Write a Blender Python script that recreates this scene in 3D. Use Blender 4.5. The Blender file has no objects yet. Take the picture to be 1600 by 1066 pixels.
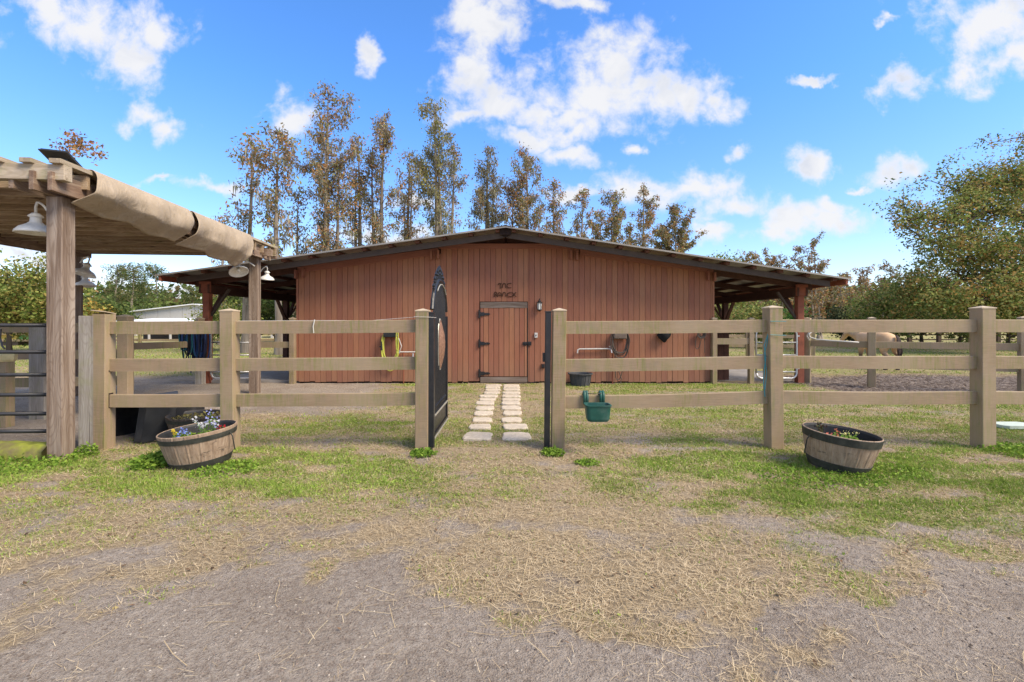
import bpy, math, random
import numpy as np
from mathutils import Vector, Matrix

random.seed(7)
RNG = np.random.default_rng(11)
sc = bpy.context.scene
col = sc.collection
R = math.radians

# ------------------------------------------------------------------ camera
F = 740.0          # focal length in pixels of the 1600 px wide photograph
H = 1.4            # eye height
HOR = 505.0        # row of the horizon
cam_d = bpy.data.cameras.new('camera')
cam = bpy.data.objects.new('camera', cam_d)
col.objects.link(cam)
sc.camera = cam
cam.location = (0, 0, H)
cam.rotation_euler = (R(90), 0, 0)
cam_d.sensor_width = 36.0
cam_d.lens = F / 1600 * 36
cam_d.shift_y = -(533 - HOR) / 1600
cam_d.clip_start = 0.05
cam_d.clip_end = 2000

sc.view_settings.view_transform = 'Standard'
sc.view_settings.look = 'None'
sc.view_settings.gamma = 1
sc.view_settings.use_curve_mapping = False
sc.view_settings.exposure = 0.95

SUN_EL, SUN_AZ = 46.0, 118.0     # azimuth clockwise from +Y: to the right and behind the camera


# ------------------------------------------------------------------ node helpers
class NT:
    def __init__(s, tree):
        s.t = tree
        s.n = tree.nodes
        s.l = tree.links

    def new(s, kind, **kw):
        n = s.n.new(kind)
        for k, v in kw.items():
            setattr(n, k, v)
        return n

    def put(s, sock, v):
        if isinstance(v, bpy.types.NodeSocket):
            s.l.new(v, sock)
        elif v is not None:
            try:
                sock.default_value = v
            except Exception:
                sock.default_value = (v, v, v)

    def math(s, op, a, b=None, c=None, clamp=False):
        n = s.new('ShaderNodeMath', operation=op, use_clamp=clamp)
        s.put(n.inputs[0], a)
        if b is not None: s.put(n.inputs[1], b)
        if c is not None: s.put(n.inputs[2], c)
        return n.outputs[0]

    def vmath(s, op, a, b=None, c=None):
        n = s.new('ShaderNodeVectorMath', operation=op)
        s.put(n.inputs[0], a)
        if b is not None: s.put(n.inputs[1], b)
        if c is not None: s.put(n.inputs[2], c)
        return n.outputs['Value'] if op in ('LENGTH', 'DOT_PRODUCT') else n.outputs[0]

    def mix(s, f, a, b, blend='MIX'):
        n = s.new('ShaderNodeMix', data_type='RGBA', blend_type=blend)
        s.put(n.inputs[0], f)
        for k, v in ((6, a), (7, b)):
            if isinstance(v, tuple) and len(v) == 3: v = (*v, 1)
            s.put(n.inputs[k], v)
        return n.outputs[2]

    def noise(s, vec, scale, detail=4, rough=0.55, dist=0.0):
        n = s.new('ShaderNodeTexNoise')
        s.put(n.inputs['Vector'], vec)
        n.inputs['Scale'].default_value = scale
        n.inputs['Detail'].default_value = detail
        n.inputs['Roughness'].default_value = rough
        n.inputs['Distortion'].default_value = dist
        return n.outputs[0]

    def mapr(s, v, a, b, c=0.0, d=1.0, smooth=False):
        n = s.new('ShaderNodeMapRange')
        if smooth: n.interpolation_type = 'SMOOTHSTEP'
        s.put(n.inputs[0], v)
        for k, x in enumerate((a, b, c, d)): s.put(n.inputs[k + 1], x)
        return n.outputs[0]

    def scalev(s, vec, sx, sy, sz):
        return s.vmath('MULTIPLY', vec, (sx, sy, sz))


# ------------------------------------------------------------------ sky
w = bpy.data.worlds.new('World')
sc.world = w
w.use_nodes = True
W = NT(w.node_tree)
W.n.clear()
sky = W.new('ShaderNodeTexSky', sky_type='NISHITA')
sky.sun_disc = False
sky.sun_elevation = R(SUN_EL)
sky.sun_rotation = R(SUN_AZ)
sky.air_density = 1.0
sky.dust_density = 0.6
sky.ozone_density = 2.0
tc = W.new('ShaderNodeTexCoord')
sep = W.new('ShaderNodeSeparateXYZ')
W.l.new(tc.outputs['Generated'], sep.inputs[0])
dx, dy, dz = sep.outputs
# clouds: gnomonic coordinates round the +Y direction (the sky lies at infinity)
ysafe = W.math('MAXIMUM', dy, 0.05)
u = W.math('DIVIDE', dx, ysafe)
v = W.math('DIVIDE', dz, ysafe)
comb = W.new('ShaderNodeCombineXYZ')
W.put(comb.inputs[0], u); W.put(comb.inputs[1], v)
uv = comb.outputs[0]
wn = W.new('ShaderNodeTexNoise'); wn.inputs['Scale'].default_value = 6.0; wn.inputs['Detail'].default_value = 5; wn.inputs['Roughness'].default_value = .6
W.l.new(uv, wn.inputs['Vector'])
warp = W.vmath('MULTIPLY_ADD', wn.outputs[1], (0.17, 0.15, 0), uv)
CL = [(150, 30, 110, 46), (205, 85, 62, 44), (95, 18, 70, 26), (250, 40, 52, 30),
      (225, 178, 40, 22), (262, 198, 34, 20), (582, 70, 18, 30), (455, 182, 36, 26),
      (762, 40, 62, 62), (742, 110, 52, 60), (775, 160, 60, 40), (735, 178, 40, 18),
      (968, 85, 72, 58), (930, 145, 110, 50), (1040, 150, 90, 40), (1115, 170, 38, 30), (870, 180, 90, 30),
      (880, 205, 60, 22), (815, 222, 46, 17), (885, 240, 56, 17), (900, 8, 60, 16),
      (320, 290, 44, 12), (250, 283, 26, 8),
      (1010, 290, 72, 26), (1090, 300, 66, 24), (1140, 325, 60, 24), (1110, 365, 28, 16),
      (1155, 253, 20, 13), (1272, 262, 36, 24), (1402, 255, 44, 26), (1345, 285, 12, 8),
      (1270, 350, 76, 26), (1300, 325, 30, 20), (1215, 372, 40, 14),
      (1405, 135, 34, 28), (1280, 125, 26, 7), (1392, 33, 14, 9),
      (1550, 40, 100, 52), (1510, 110, 44, 36), (1590, 90, 60, 32), (995, 228, 15, 11),
      (40, 404, 90, 14), (150, 432, 60, 16), (230, 452, 110, 15), (645, 325, 40, 13), (890, 300, 40, 12), (600, 372, 100, 12),
      (1560, 455, 80, 14), (-160, 60, 120, 60), (1760, 150, 100, 60), (-220, 300, 100, 40), (1800, 330, 120, 30)]
cur = None
for (cx, cy, rx, ry) in CL:
    cu, cv, ru, rv = (cx - 800) / F + 0.085, (HOR - cy) / F + 0.075, rx * 1.12 / F, ry * 1.12 / F
    q = W.vmath('MULTIPLY_ADD', warp, (1 / ru, 1 / rv, 0), (-cu / ru, -cv / rv, 0))
    ln = W.vmath('LENGTH', q)
    cur = ln if cur is None else W.math('MINIMUM', cur, ln)
fb = W.noise(uv, 15, 8, 0.6, 0.2)
inner = W.math('SUBTRACT', 1.0, cur)
inner = W.math('MAXIMUM', inner, -1.2)
den = W.math('ADD', W.math('MULTIPLY', inner, 0.85), W.math('MULTIPLY', W.math('SUBTRACT', fb, 0.5), 2.3))
a_in = W.math('MULTIPLY', W.mapr(den, -0.22, 0.72, 0, 1, True), 0.97)
# fair-weather cloud added over the unseen sky, thickened to whiten the fill light
gen = tc.outputs['Generated']
stz = W.math('ADD', W.math('ABSOLUTE', dz), 0.22)
pv = W.new('ShaderNodeCombineXYZ')
W.put(pv.inputs[0], W.math('DIVIDE', dx, stz)); W.put(pv.inputs[1], W.math('DIVIDE', dy, stz))
nb = W.noise(pv.outputs[0], 1.6, 7, 0.58, 0.3)
a_out = W.mapr(nb, 0.42, 0.56, 0, 1, True)
azim = W.math('DIVIDE', dy, W.math('SQRT', W.math('ADD', W.math('MULTIPLY', dx, dx), W.math('MULTIPLY', dy, dy))))
front = W.math('MULTIPLY', W.mapr(azim, 0.45, 0.62, 0, 1, True), W.mapr(v, 0.72, 1.0, 1, 0, True))
alpha = W.mix(front, W_a := a_out, a_in)
# blue part: Sky Texture made a little more saturated
hs = W.new('ShaderNodeHueSaturation')
hs.inputs['Saturation'].default_value = 1.15
hs.inputs['Value'].default_value = 1.0
W.l.new(sky.outputs[0], hs.inputs['Color'])
mulc = W.mix(W.mapr(dz, 0.0, 0.42, 0, 1), (1.36, 1.24, 1.40), (.98, 1.36, 1.78))
skyc = W.mix(1.0, hs.outputs[0], mulc, 'MULTIPLY')
shade = W.noise(uv, 4.2, 6, 0.6, 0.5)
body = W.mapr(den, 0.30, 0.75, 0, 0.75, True)
tone = W.math('MULTIPLY', W.mapr(shade, 0.46, 0.66, 0, 1, True), body)
tone = W.math('MULTIPLY', tone, front)
cloudc = W.mix(tone, (5.05, 5.05, 5.15), (3.6, 3.85, 4.45))
final = W.mix(alpha, skyc, cloudc)
bg = W.new('ShaderNodeBackground')
bg.inputs['Strength'].default_value = 0.095
W.put(bg.inputs['Color'], final)
wo = W.new('ShaderNodeOutputWorld')
W.l.new(bg.outputs[0], wo.inputs[0])

# ------------------------------------------------------------------ sun (thin cloud in front of it: soft)
sd = bpy.data.lights.new('sun', 'SUN')
sd.energy = 3.0
sd.angle = R(26)
sd.color = (1.0, 0.86, 0.68)
so = bpy.data.objects.new('sun', sd)
col.objects.link(so)
sv = Vector((math.sin(R(SUN_AZ)) * math.cos(R(SUN_EL)), math.cos(R(SUN_AZ)) * math.cos(R(SUN_EL)), math.sin(R(SUN_EL))))
so.rotation_euler = sv.to_track_quat('Z', 'Y').to_euler()
so.location = sv * 30


# ------------------------------------------------------------------ geometry helpers
def at(px, py, Y):
    """the point at depth Y that lies on row py, column px of the photograph"""
    return Vector(((px - 800) / F * Y, Y, H - (py - HOR) / F * Y))


def X_(px, Y): return (px - 800) / F * Y
def Z_(py, Y): return H - (py - HOR) / F * Y


class MB:
    def __init__(s):
        s.v = []; s.f = []

    def add(s, vs, fs):
        o = len(s.v)
        s.v += [tuple(p) for p in vs]
        s.f += [tuple(i + o for i in f) for f in fs]
        return s

    def box(s, c, size, m=None, ch=0.0, taper=(1, 1)):
        """box round c; ch = chamfer of the vertical / long edges; taper scales the top"""
        hx, hy, hz = size[0] / 2, size[1] / 2, size[2] / 2
        if ch <= 0:
            ring = [(-hx, -hy), (hx, -hy), (hx, hy), (-hx, hy)]
        else:
            k = ch
            ring = [(-hx + k, -hy), (hx - k, -hy), (hx, -hy + k), (hx, hy - k), (hx - k, hy), (-hx + k, hy), (-hx, hy - k), (-hx, -hy + k)]
        n = len(ring)
        vs = [Vector((x, y, -hz)) for x, y in ring] + [Vector((x * taper[0], y * taper[1], hz)) for x, y in ring]
        if m is not None: vs = [m @ p for p in vs]
        vs = [p + Vector(c) for p in vs]
        fs = [tuple(range(n))[::-1], tuple(range(n, 2 * n))]
        fs += [(i, (i + 1) % n, n + (i + 1) % n, n + i) for i in range(n)]
        return s.add(vs, fs)

    def bar(s, a, b, wd, ht, up=(0, 0, 1), ch=0.0):
        """rectangular bar from a to b: wd across, ht along up"""
        a, b = Vector(a), Vector(b)
        d = (b - a); L = d.length; d.normalize()
        side = d.cross(Vector(up)).normalized()
        u_ = side.cross(d).normalized()
        m = Matrix((side, u_, d)).transposed()
        return s.box((a + b) / 2, (wd, ht, L), m, ch)

    def tube(s, pts, r, n=6, cap=True):
        pts = [Vector(p) for p in pts]
        rs = r if isinstance(r, (list, tuple)) else [r] * len(pts)
        base = len(s.v)
        prev = None
        for i, p in enumerate(pts):
            d = (pts[min(i + 1, len(pts) - 1)] - pts[max(i - 1, 0)])
            if d.length < 1e-9: d = Vector((0, 0, 1))
            d.normalize()
            if prev is None:
                ax = Vector((0, 0, 1)) if abs(d.z) < .9 else Vector((1, 0, 0))
                prev = d.cross(ax).normalized()
            a = (prev - d * prev.dot(d))
            if a.length < 1e-6: a = d.orthogonal()
            a.normalize(); prev = a
            b = d.cross(a)
            for k in range(n):
                t = 2 * math.pi * k / n
                s.v.append(tuple(p + (a * math.cos(t) + b * math.sin(t)) * rs[i]))
        for i in range(len(pts) - 1):
            for k in range(n):
                k2 = (k + 1) % n
                s.f.append((base + i * n + k, base + i * n + k2, base + (i + 1) * n + k2, base + (i + 1) * n + k))
        if cap:
            s.f.append(tuple(base + k for k in range(n))[::-1])
            s.f.append(tuple(base + (len(pts) - 1) * n + k for k in range(n)))
        return s

    def lathe(s, prof, n=24, c=(0, 0, 0), m=None, sx=1.0, sy=1.0, wob=None):
        base = len(s.v)
        for i, (r, z) in enumerate(prof):
            for k in range(n):
                t = 2 * math.pi * k / n
                rr = r * (wob(t, z) if wob else 1)
                p = Vector((rr * math.cos(t) * sx, rr * math.sin(t) * sy, z))
                if m is not None: p = m @ p
                s.v.append(tuple(p + Vector(c)))
        for i in range(len(prof) - 1):
            for k in range(n):
                k2 = (k + 1) % n
                s.f.append((base + i * n + k, base + i * n + k2, base + (i + 1) * n + k2, base + (i + 1) * n + k))
        return s

    def prism(s, poly, y0, y1):
        """polygon in x,z extruded from y0 to y1"""
        n = len(poly)
        vs = [(x, y0, z) for x, z in poly] + [(x, y1, z) for x, z in poly]
        fs = [tuple(range(n)), tuple(range(n, 2 * n))[::-1]] + [(i, i + n, (i + 1) % n + n, (i + 1) % n) for i in range(n)]
        return s.add(vs, fs)


def obj(name, mb, mat, parent=None, smooth=False, bevel=0.0, loc=None):
    me = bpy.data.meshes.new(name)
    me.from_pydata(mb.v, [], mb.f)
    me.update()
    if smooth:
        me.polygons.foreach_set('use_smooth', [True] * len(me.polygons))
    o = bpy.data.objects.new(name, me)
    col.objects.link(o)
    if mat: me.materials.append(mat)
    if parent is not None: o.parent = parent
    if loc is not None: o.location = loc
    if bevel > 0:
        b = o.modifiers.new('bevel', 'BEVEL'); b.width = bevel; b.segments = 2; b.limit_method = 'ANGLE'
    return o


def tag(o, label=None, cat=None, group=None, kind=None):
    if label: o['label'] = label
    if cat: o['category'] = cat
    if group: o['group'] = group
    if kind: o['kind'] = kind
    return o


def thing(name, label, cat, loc=(0, 0, 0), rz=0.0, group=None):
    """Empty at the base; parts are given in world coordinates unless rz/loc frame is used"""
    o = bpy.data.objects.new(name, None)
    col.objects.link(o)
    o.location = loc
    o.rotation_euler = (0, 0, rz)
    o.empty_display_size = 0.2
    return tag(o, label, cat, group)


def wpart(name, mb, mat, parent, smooth=False, bevel=0.0):
    """a part whose vertices are world coordinates, moved into the frame of its parent"""
    chain = Matrix.Identity(4)
    p = parent
    ms = []
    while p is not None:
        ms.append(Matrix.LocRotScale(p.location, p.rotation_euler, p.scale)); p = p.parent
    for m_ in reversed(ms): chain = chain @ m_
    inv = chain.inverted()
    mb.v = [tuple(inv @ Vector(q)) for q in mb.v]
    return obj(name, mb, mat, parent, smooth, bevel)


def copy_tree(o, parent=None):
    c = o.copy(); col.objects.link(c); c.parent = parent
    for ch in o.children: copy_tree(ch, c)
    return c


def soup(name, verts, faces_n, cols, mat, parent=None):
    """verts (N*k,3): N separate faces with k corners each; cols (N,3) one colour per face"""
    k = faces_n
    nv = len(verts); nf = nv // k
    me = bpy.data.meshes.new(name)
    me.vertices.add(nv); me.vertices.foreach_set('co', verts.astype(np.float32).ravel())
    me.loops.add(nv); me.loops.foreach_set('vertex_index', np.arange(nv, dtype=np.int32))
    me.polygons.add(nf)
    me.polygons.foreach_set('loop_start', np.arange(0, nv, k, dtype=np.int32))
    me.polygons.foreach_set('loop_total', np.full(nf, k, dtype=np.int32))
    me.update(calc_edges=True)
    at_ = me.color_attributes.new('tint', 'FLOAT_COLOR', 'POINT')
    c4 = np.ones((nv, 4), np.float32); c4[:, :3] = np.repeat(cols, k, axis=0)
    at_.data.foreach_set('color', c4.ravel())
    me.materials.append(mat)
    o = bpy.data.objects.new(name, me); col.objects.link(o)
    if parent is not None:
        o.parent = parent; o['kind'] = 'stuff'
    return o


def _hash(ix, iy, seed):
    h = (ix.astype(np.int64) * 374761393 + iy.astype(np.int64) * 668265263 + seed * 982451653) & 0xffffffff
    h = ((h ^ (h >> 13)) * 1274126177) & 0xffffffff
    return ((h ^ (h >> 16)) & 0xffff) / 65535.0


def vnoise(x, y, seed=0):
    ix, iy = np.floor(x), np.floor(y)
    fx, fy = x - ix, y - iy
    fx = fx * fx * (3 - 2 * fx); fy = fy * fy * (3 - 2 * fy)
    a = _hash(ix, iy, seed); b = _hash(ix + 1, iy, seed); c = _hash(ix, iy + 1, seed); d = _hash(ix + 1, iy + 1, seed)
    return (a * (1 - fx) + b * fx) * (1 - fy) + (c * (1 - fx) + d * fx) * fy


def fbm(x, y, seed=0, oct=4):
    s = 0; a = 0.5; t = 0
    for i in range(oct):
        s = s + a * vnoise(x * 2 ** i, y * 2 ** i, seed + i * 17); t += a; a *= .55
    return s / t


def sstep(a, b, x):
    t = np.clip((x - a) / (b - a), 0, 1)
    return t * t * (3 - 2 * t)


# ------------------------------------------------------------------ materials
def mat_new(name, rough=0.8, metallic=0.0, spec=0.3):
    m = bpy.data.materials.new(name)
    m.use_nodes = True
    t = NT(m.node_tree)
    b = t.n.get('Principled BSDF')
    b.inputs['Roughness'].default_value = rough
    b.inputs['Metallic'].default_value = metallic
    b.inputs['Specular IOR Level'].default_value = spec
    return m, t, b


def bump(t, b, h, dist=0.01, strength=0.6):
    n = t.new('ShaderNodeBump')
    n.inputs['Strength'].default_value = strength
    n.inputs['Distance'].default_value = dist
    t.put(n.inputs['Height'], h)
    t.l.new(n.outputs[0], b.inputs['Normal'])


def coords(t, offset=True):
    tcn = t.new('ShaderNodeTexCoord')
    vv = tcn.outputs['Object']
    if offset:
        oi = t.new('ShaderNodeObjectInfo')
        r_ = t.math('MULTIPLY', oi.outputs['Random'], 37.0)
        c = t.new('ShaderNodeCombineXYZ')
        for i in range(3): t.put(c.inputs[i], r_)
        vv = t.vmath('ADD', vv, c.outputs[0])
        return vv, oi.outputs['Random']
    return vv, None


AX = {'x': (0.05, 1, 1), 'y': (1, 0.05, 1), 'z': (1, 1, 0.05)}


def wood(name, dark, mid, light, axis='z', scale=60, rough=0.85, green=0.0, bdist=0.006, knots=False):
    m, t, b = mat_new(name, rough, spec=0.2)
    vv, rnd = coords(t)
    st = t.scalev(vv, *AX[axis])
    g1 = t.noise(st, scale, 5, 0.65, 0.6)
    g2 = t.noise(st, scale * 0.25, 3, 0.6, 1.2)
    big = t.noise(vv, 2.5, 3, 0.5)
    f = t.mapr(g1, 0.35, 0.7)
    c = t.mix(f, dark, mid)
    c = t.mix(t.mapr(g2, 0.45, 0.72), c, light)
    c = t.mix(t.math('MULTIPLY', t.mapr(big, 0.35, 0.7), 0.35), c, dark)
    if knots:
        st2 = t.scalev(vv, *(tuple(1.0 if q == 1 else 0.22 for q in AX[axis])))
        vo = t.new('ShaderNodeTexVoronoi'); vo.inputs['Scale'].default_value = 5.5
        t.l.new(st2, vo.inputs['Vector'])
        wv = t.math('SINE', t.math('MULTIPLY', vo.outputs['Distance'], 62))
        c = t.mix(t.math('MULTIPLY', t.mapr(wv, 0.3, 1.0), 0.40), c, dark)
        kn = t.mapr(vo.outputs['Distance'], 0.02, 0.07, 1, 0)
        c = t.mix(t.math('MULTIPLY', kn, 0.8), c, (dark[0] * .35, dark[1] * .3, dark[2] * .3))
        cr = t.noise(t.scalev(vv, *(tuple(1.0 if q == 1 else 0.02 for q in AX[axis]))), 34, 2, 0.5, 0.3)
        ck = t.mapr(cr, 0.66, 0.70)
        c = t.mix(t.math('MULTIPLY', ck, 0.75), c, (dark[0] * .3, dark[1] * .27, dark[2] * .25))
    if green > 0:
        gn = t.noise(vv, 6, 4, 0.6)
        c = t.mix(t.math('MULTIPLY', t.mapr(gn, 0.5, 0.7), green), c, (0.22, 0.25, 0.06))
    hv = t.mapr(rnd, 0, 1, 0.86, 1.12)
    c2 = t.new('ShaderNodeHueSaturation'); t.put(c2.inputs['Value'], hv); t.put(c2.inputs['Color'], c)
    t.l.new(c2.outputs[0], b.inputs['Base Color'])
    bump(t, b, g1, bdist, 0.5)
    return m


def plain(name, c, rough=0.6, metallic=0.0, var=0.12, nscale=12, spec=0.3, bdist=0.0, dirt=None, dirt_amt=0.4):
    m, t, b = mat_new(name, rough, metallic, spec)
    vv, rnd = coords(t)
    n = t.noise(vv, nscale, 5, 0.6)
    cc = t.mix(t.mapr(n, 0.3, 0.7), tuple(x * (1 - var) for x in c), tuple(min(1, x * (1 + var)) for x in c))
    if dirt:
        n2 = t.noise(vv, nscale * 0.35, 6, 0.65)
        cc = t.mix(t.math('MULTIPLY', t.mapr(n2, 0.48, 0.68), dirt_amt), cc, dirt)
    t.put(b.inputs['Base Color'], cc)
    t.put(b.inputs['Roughness'], t.mapr(n, 0.2, 0.8, max(0, rough - .12), min(1, rough + .12)))
    if bdist: bump(t, b, n, bdist, 0.6)
    return m


def tinted(name, rough=0.8, transl=0.3, spec=0.15):
    """takes its colour from the mesh's per-face tint (leaf, blade, petal colours)"""
    m, t, b = mat_new(name, rough, spec=spec)
    a = t.new('ShaderNodeAttribute'); a.attribute_name = 'tint'
    t.l.new(a.outputs[0], b.inputs['Base Color'])
    if transl > 0:
        tr = t.new('ShaderNodeBsdfTranslucent'); t.l.new(a.outputs[0], tr.inputs[0])
        mx = t.new('ShaderNodeMixShader'); mx.inputs[0].default_value = transl
        out = t.n.get('Material Output')
        t.l.new(b.outputs[0], mx.inputs[1]); t.l.new(tr.outputs[0], mx.inputs[2]); t.l.new(mx.outputs[0], out.inputs[0])
    return m


M = {}
M['post_wood'] = wood('weathered_post_wood', (.155, .105, .075), (.32, .25, .195), (.44, .365, .30), 'z', 42, knots=True, bdist=.012)
M['grey_board'] = wood('grey_board', (.24, .21, .18), (.38, .35, .31), (.45, .42, .38), 'z', 60, green=.25, knots=True)
M['beam_x'] = wood('weathered_beam_x', (.24, .165, .10), (.40, .30, .20), (.50, .40, .29), 'x', 40, green=.15, knots=True)
M['beam_front'] = wood('weathered_beam_front', (.30, .24, .17), (.47, .40, .31), (.56, .48, .38), 'x', 40, green=.3, knots=True)
M['beam_y'] = wood('weathered_beam_y', (.16, .105, .075), (.27, .19, .14), (.36, .28, .21), 'y', 40, knots=True)
M['slat_y'] = wood('weathered_slat_y', (.30, .24, .17), (.44, .37, .28), (.50, .42, .30), 'y', 40, green=.6)


def barn_paint(name, c, axis='z'):
    m, t, b = mat_new(name, 0.72, spec=0.25)
    vv, rnd = coords(t)
    st = t.scalev(vv, *AX[axis])
    g = t.noise(st, 90, 4, 0.6)
    big = t.noise(vv, 1.6, 4, 0.6)
    c1 = t.mix(t.mapr(g, 0.35, 0.7), tuple(q * .86 for q in c), tuple(q * 1.08 for q in c))
    c1 = t.mix(t.math('MULTIPLY', t.mapr(big, 0.5, 0.72), 0.30), c1, (c[0] * .80, c[1] * 1.0, c[2] * 1.15))
    sp = t.noise(vv, 55, 2, 0.5)
    c1 = t.mix(t.math('MULTIPLY', t.mapr(sp, 0.74, 0.78), 0.55), c1, (.5, .35, .27))
    sepn = t.new('ShaderNodeSeparateXYZ')
    tcn = t.new('ShaderNodeTexCoord'); t.l.new(tcn.outputs['Object'], sepn.inputs[0])
    splash = t.math('ADD', sepn.outputs[2], t.math('MULTIPLY', big, 0.5))
    c1 = t.mix(t.mapr(splash, 0.25, 0.85, 0.65, 0), c1, (.25, .14, .092))
    drip = t.noise(t.scalev(vv, 1, 1, .12), 16, 3, .6)
    c1 = t.mix(t.math('MULTIPLY', t.mapr(drip, .55, .72), .28), c1, (c[0] * .62, c[1] * .66, c[2] * .7))
    fade = t.noise(vv, .9, 3, .55)
    c1 = t.mix(t.math('MULTIPLY', t.mapr(fade, .45, .65), .22), c1, (.37, .18, .108))
    h = t.new('ShaderNodeHueSaturation'); t.put(h.inputs['Color'], c1)
    t.put(h.inputs['Value'], t.mapr(rnd, 0, 1, 0.90, 1.10))
    t.put(h.inputs['Hue'], t.mapr(rnd, 0, 1, 0.494, 0.506))
    t.l.new(h.outputs[0], b.inputs['Base Color'])
    bump(t, b, g, 0.003, 0.6)
    return m


RED = (.315, .132, .076)
M['red'] = barn_paint('red_brown_paint', RED)
M['red_x'] = barn_paint('red_brown_paint_trim', (.29, .12, .078), 'x')
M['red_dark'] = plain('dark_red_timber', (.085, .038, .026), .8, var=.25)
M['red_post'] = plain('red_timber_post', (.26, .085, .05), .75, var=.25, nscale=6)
M['backing'] = plain('dark_backing', (.022, .012, .009), .9)
M['rafter'] = plain('dark_brown_rafter', (.075, .054, .042), .8, var=.2, nscale=5)
M['purlin'] = plain('brown_purlin', (.13, .055, .035), .8, var=.2)


def fence_mat():
    m, t, b = mat_new('tan_composite_fence', 0.62, spec=0.3)
    vv, rnd = coords(t)
    fine = t.noise(t.scalev(vv, 0.06, 1, 1), 130, 3, 0.6)
    c = t.mix(t.mapr(fine, .3, .7), (.268, .190, .120), (.338, .247, .163))
    streak = t.noise(t.scalev(vv, 1, 1, 0.10), 34, 4, 0.6, 0.3)
    patch = t.noise(vv, 1.7, 4, 0.62)
    al = t.math('MULTIPLY', t.mapr(streak, .42, .66), t.mapr(patch, .38, .58))
    c = t.mix(t.math('MULTIPLY', al, .85), c, (.185, .19, .05))
    gr = t.noise(vv, 5, 5, .7)
    c = t.mix(t.math('MULTIPLY', t.mapr(gr, .50, .72), .5), c, (.20, .165, .125))
    g3 = t.noise(vv, 1.1, 3, .6)
    c = t.mix(t.math('MULTIPLY', t.mapr(g3, .45, .65), .35), c, (.40, .315, .21))
    t.put(b.inputs['Base Color'], c)
    bump(t, b, fine, 0.0015, 0.5)
    return m


M['fence'] = fence_mat()
M['fence_cap'] = plain('pale_fence_cap', (.50, .40, .28), .6, var=.1, dirt=(.3, .26, .18))
M['brown_fence'] = plain('dark_brown_fence', (.075, .05, .036), .8, var=.2)
M['iron'] = plain('black_painted_iron', (.012, .013, .016), .38, 0.0, var=.25, nscale=30, spec=.5, dirt=(.05, .04, .03), dirt_amt=.3)
M['iron_edge'] = plain('worn_light_iron', (.42, .40, .34), .45, .3, var=.2)
M['copper'] = plain('copper_medallion', (.30, .17, .115), .5, .35, var=.35, nscale=40, bdist=.01)
M['galv'] = plain('galvanised_steel', (.52, .52, .52), .42, .7, var=.12)
M['tubegate'] = plain('black_gate_tube', (.020, .021, .026), .4, .0, var=.2, spec=.5)
M['white_enamel'] = plain('white_enamel', (.74, .73, .68), .35, var=.05, nscale=20, spec=.5, dirt=(.45, .42, .34), dirt_amt=.4)
M['lamp_inner'] = plain('lamp_inner', (.5, .47, .4), .6)
M['bulb'] = plain('glass_bulb', (.75, .75, .7), .15, spec=.6)
M['solar'] = plain('black_solar_panel', (.010, .012, .02), .25, var=.2, spec=.6)
M['black_plastic'] = plain('black_plastic', (.020, .021, .023), .55, var=.3, nscale=5, dirt=(.13, .12, .11), dirt_amt=.45)
M['black'] = plain('black_cloth', (.012, .012, .014), .9)
M['grey_tub'] = plain('grey_rubber', (.055, .06, .066), .7, var=.3, dirt=(.14, .13, .12), dirt_amt=.5)
M['green_plastic'] = plain('green_plastic', (.014, .082, .064), .45, var=.2, nscale=9, spec=.4, dirt=(.10, .17, .14), dirt_amt=.6)
M['white_plastic'] = plain('white_pvc', (.60, .58, .55), .45, var=.06, dirt=(.4, .37, .3), dirt_amt=.4)
M['hose_yellow'] = plain('yellow_green_hose', (.46, .47, .08), .5, var=.15)
M['hose_grey'] = plain('grey_hose', (.085, .065, .052), .6, var=.2)
M['weath_grey'] = wood('weathered_grey_plank', (.13, .095, .075), (.24, .19, .155), (.32, .27, .23), 'x', 60)
M['stone'] = plain('pale_stepping_stone', (.52, .45, .36), .85, var=.18, nscale=30, bdist=.006, dirt=(.36, .29, .22), dirt_amt=.5)
M['pale_slab'] = plain('pale_green_slab', (.48, .56, .50), .8, var=.1)
M['concrete'] = plain('concrete', (.30, .28, .265), .85, var=.15, nscale=8, bdist=.003, dirt=(.17, .14, .12))
M['metal_roof'] = plain('galvalume_sheet', (.31, .29, .26), .5, .35, var=.12, nscale=4, dirt=(.22, .17, .12), dirt_amt=.5)
M['white_metal'] = plain('white_metal_siding', (.52, .51, .50), .6, var=.06)
M['white_roof'] = plain('white_metal_roof', (.82, .83, .85), .5, var=.04)
M['leaf'] = tinted('leaf', .7, .3)
M['needle'] = tinted('cypress_foliage', .85, .25)
M['blade'] = tinted('grass_blade', .75, .25)
M['straw'] = tinted('straw', .7, .1)
M['petal'] = tinted('petal', .6, .3)
M['pebble'] = tinted('pebble', .85, 0)
M['bark'] = wood('grey_bark', (.16, .13, .10), (.29, .25, .205), (.39, .345, .295), 'z', 8, bdist=.05)
M['bark_dark'] = wood('dark_bark', (.06, .045, .035), (.12, .095, .075), (.17, .14, .12), 'z', 8, bdist=.05)
M['soil'] = plain('potting_soil', (.04, .028, .02), .95, var=.4, nscale=40, bdist=.02)
M['orange_roof'] = plain('orange_roof', (.42, .12, .05), .7)
M['yellow_tarp'] = plain('yellow_cover', (.55, .42, .10), .7)
M['cream_box'] = plain('cream_plastic', (.62, .52, .27), .6, var=.15)
M['rust'] = plain('rusty_horseshoe_iron', (.055, .028, .018), .8, .2, var=.4, nscale=60)


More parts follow.
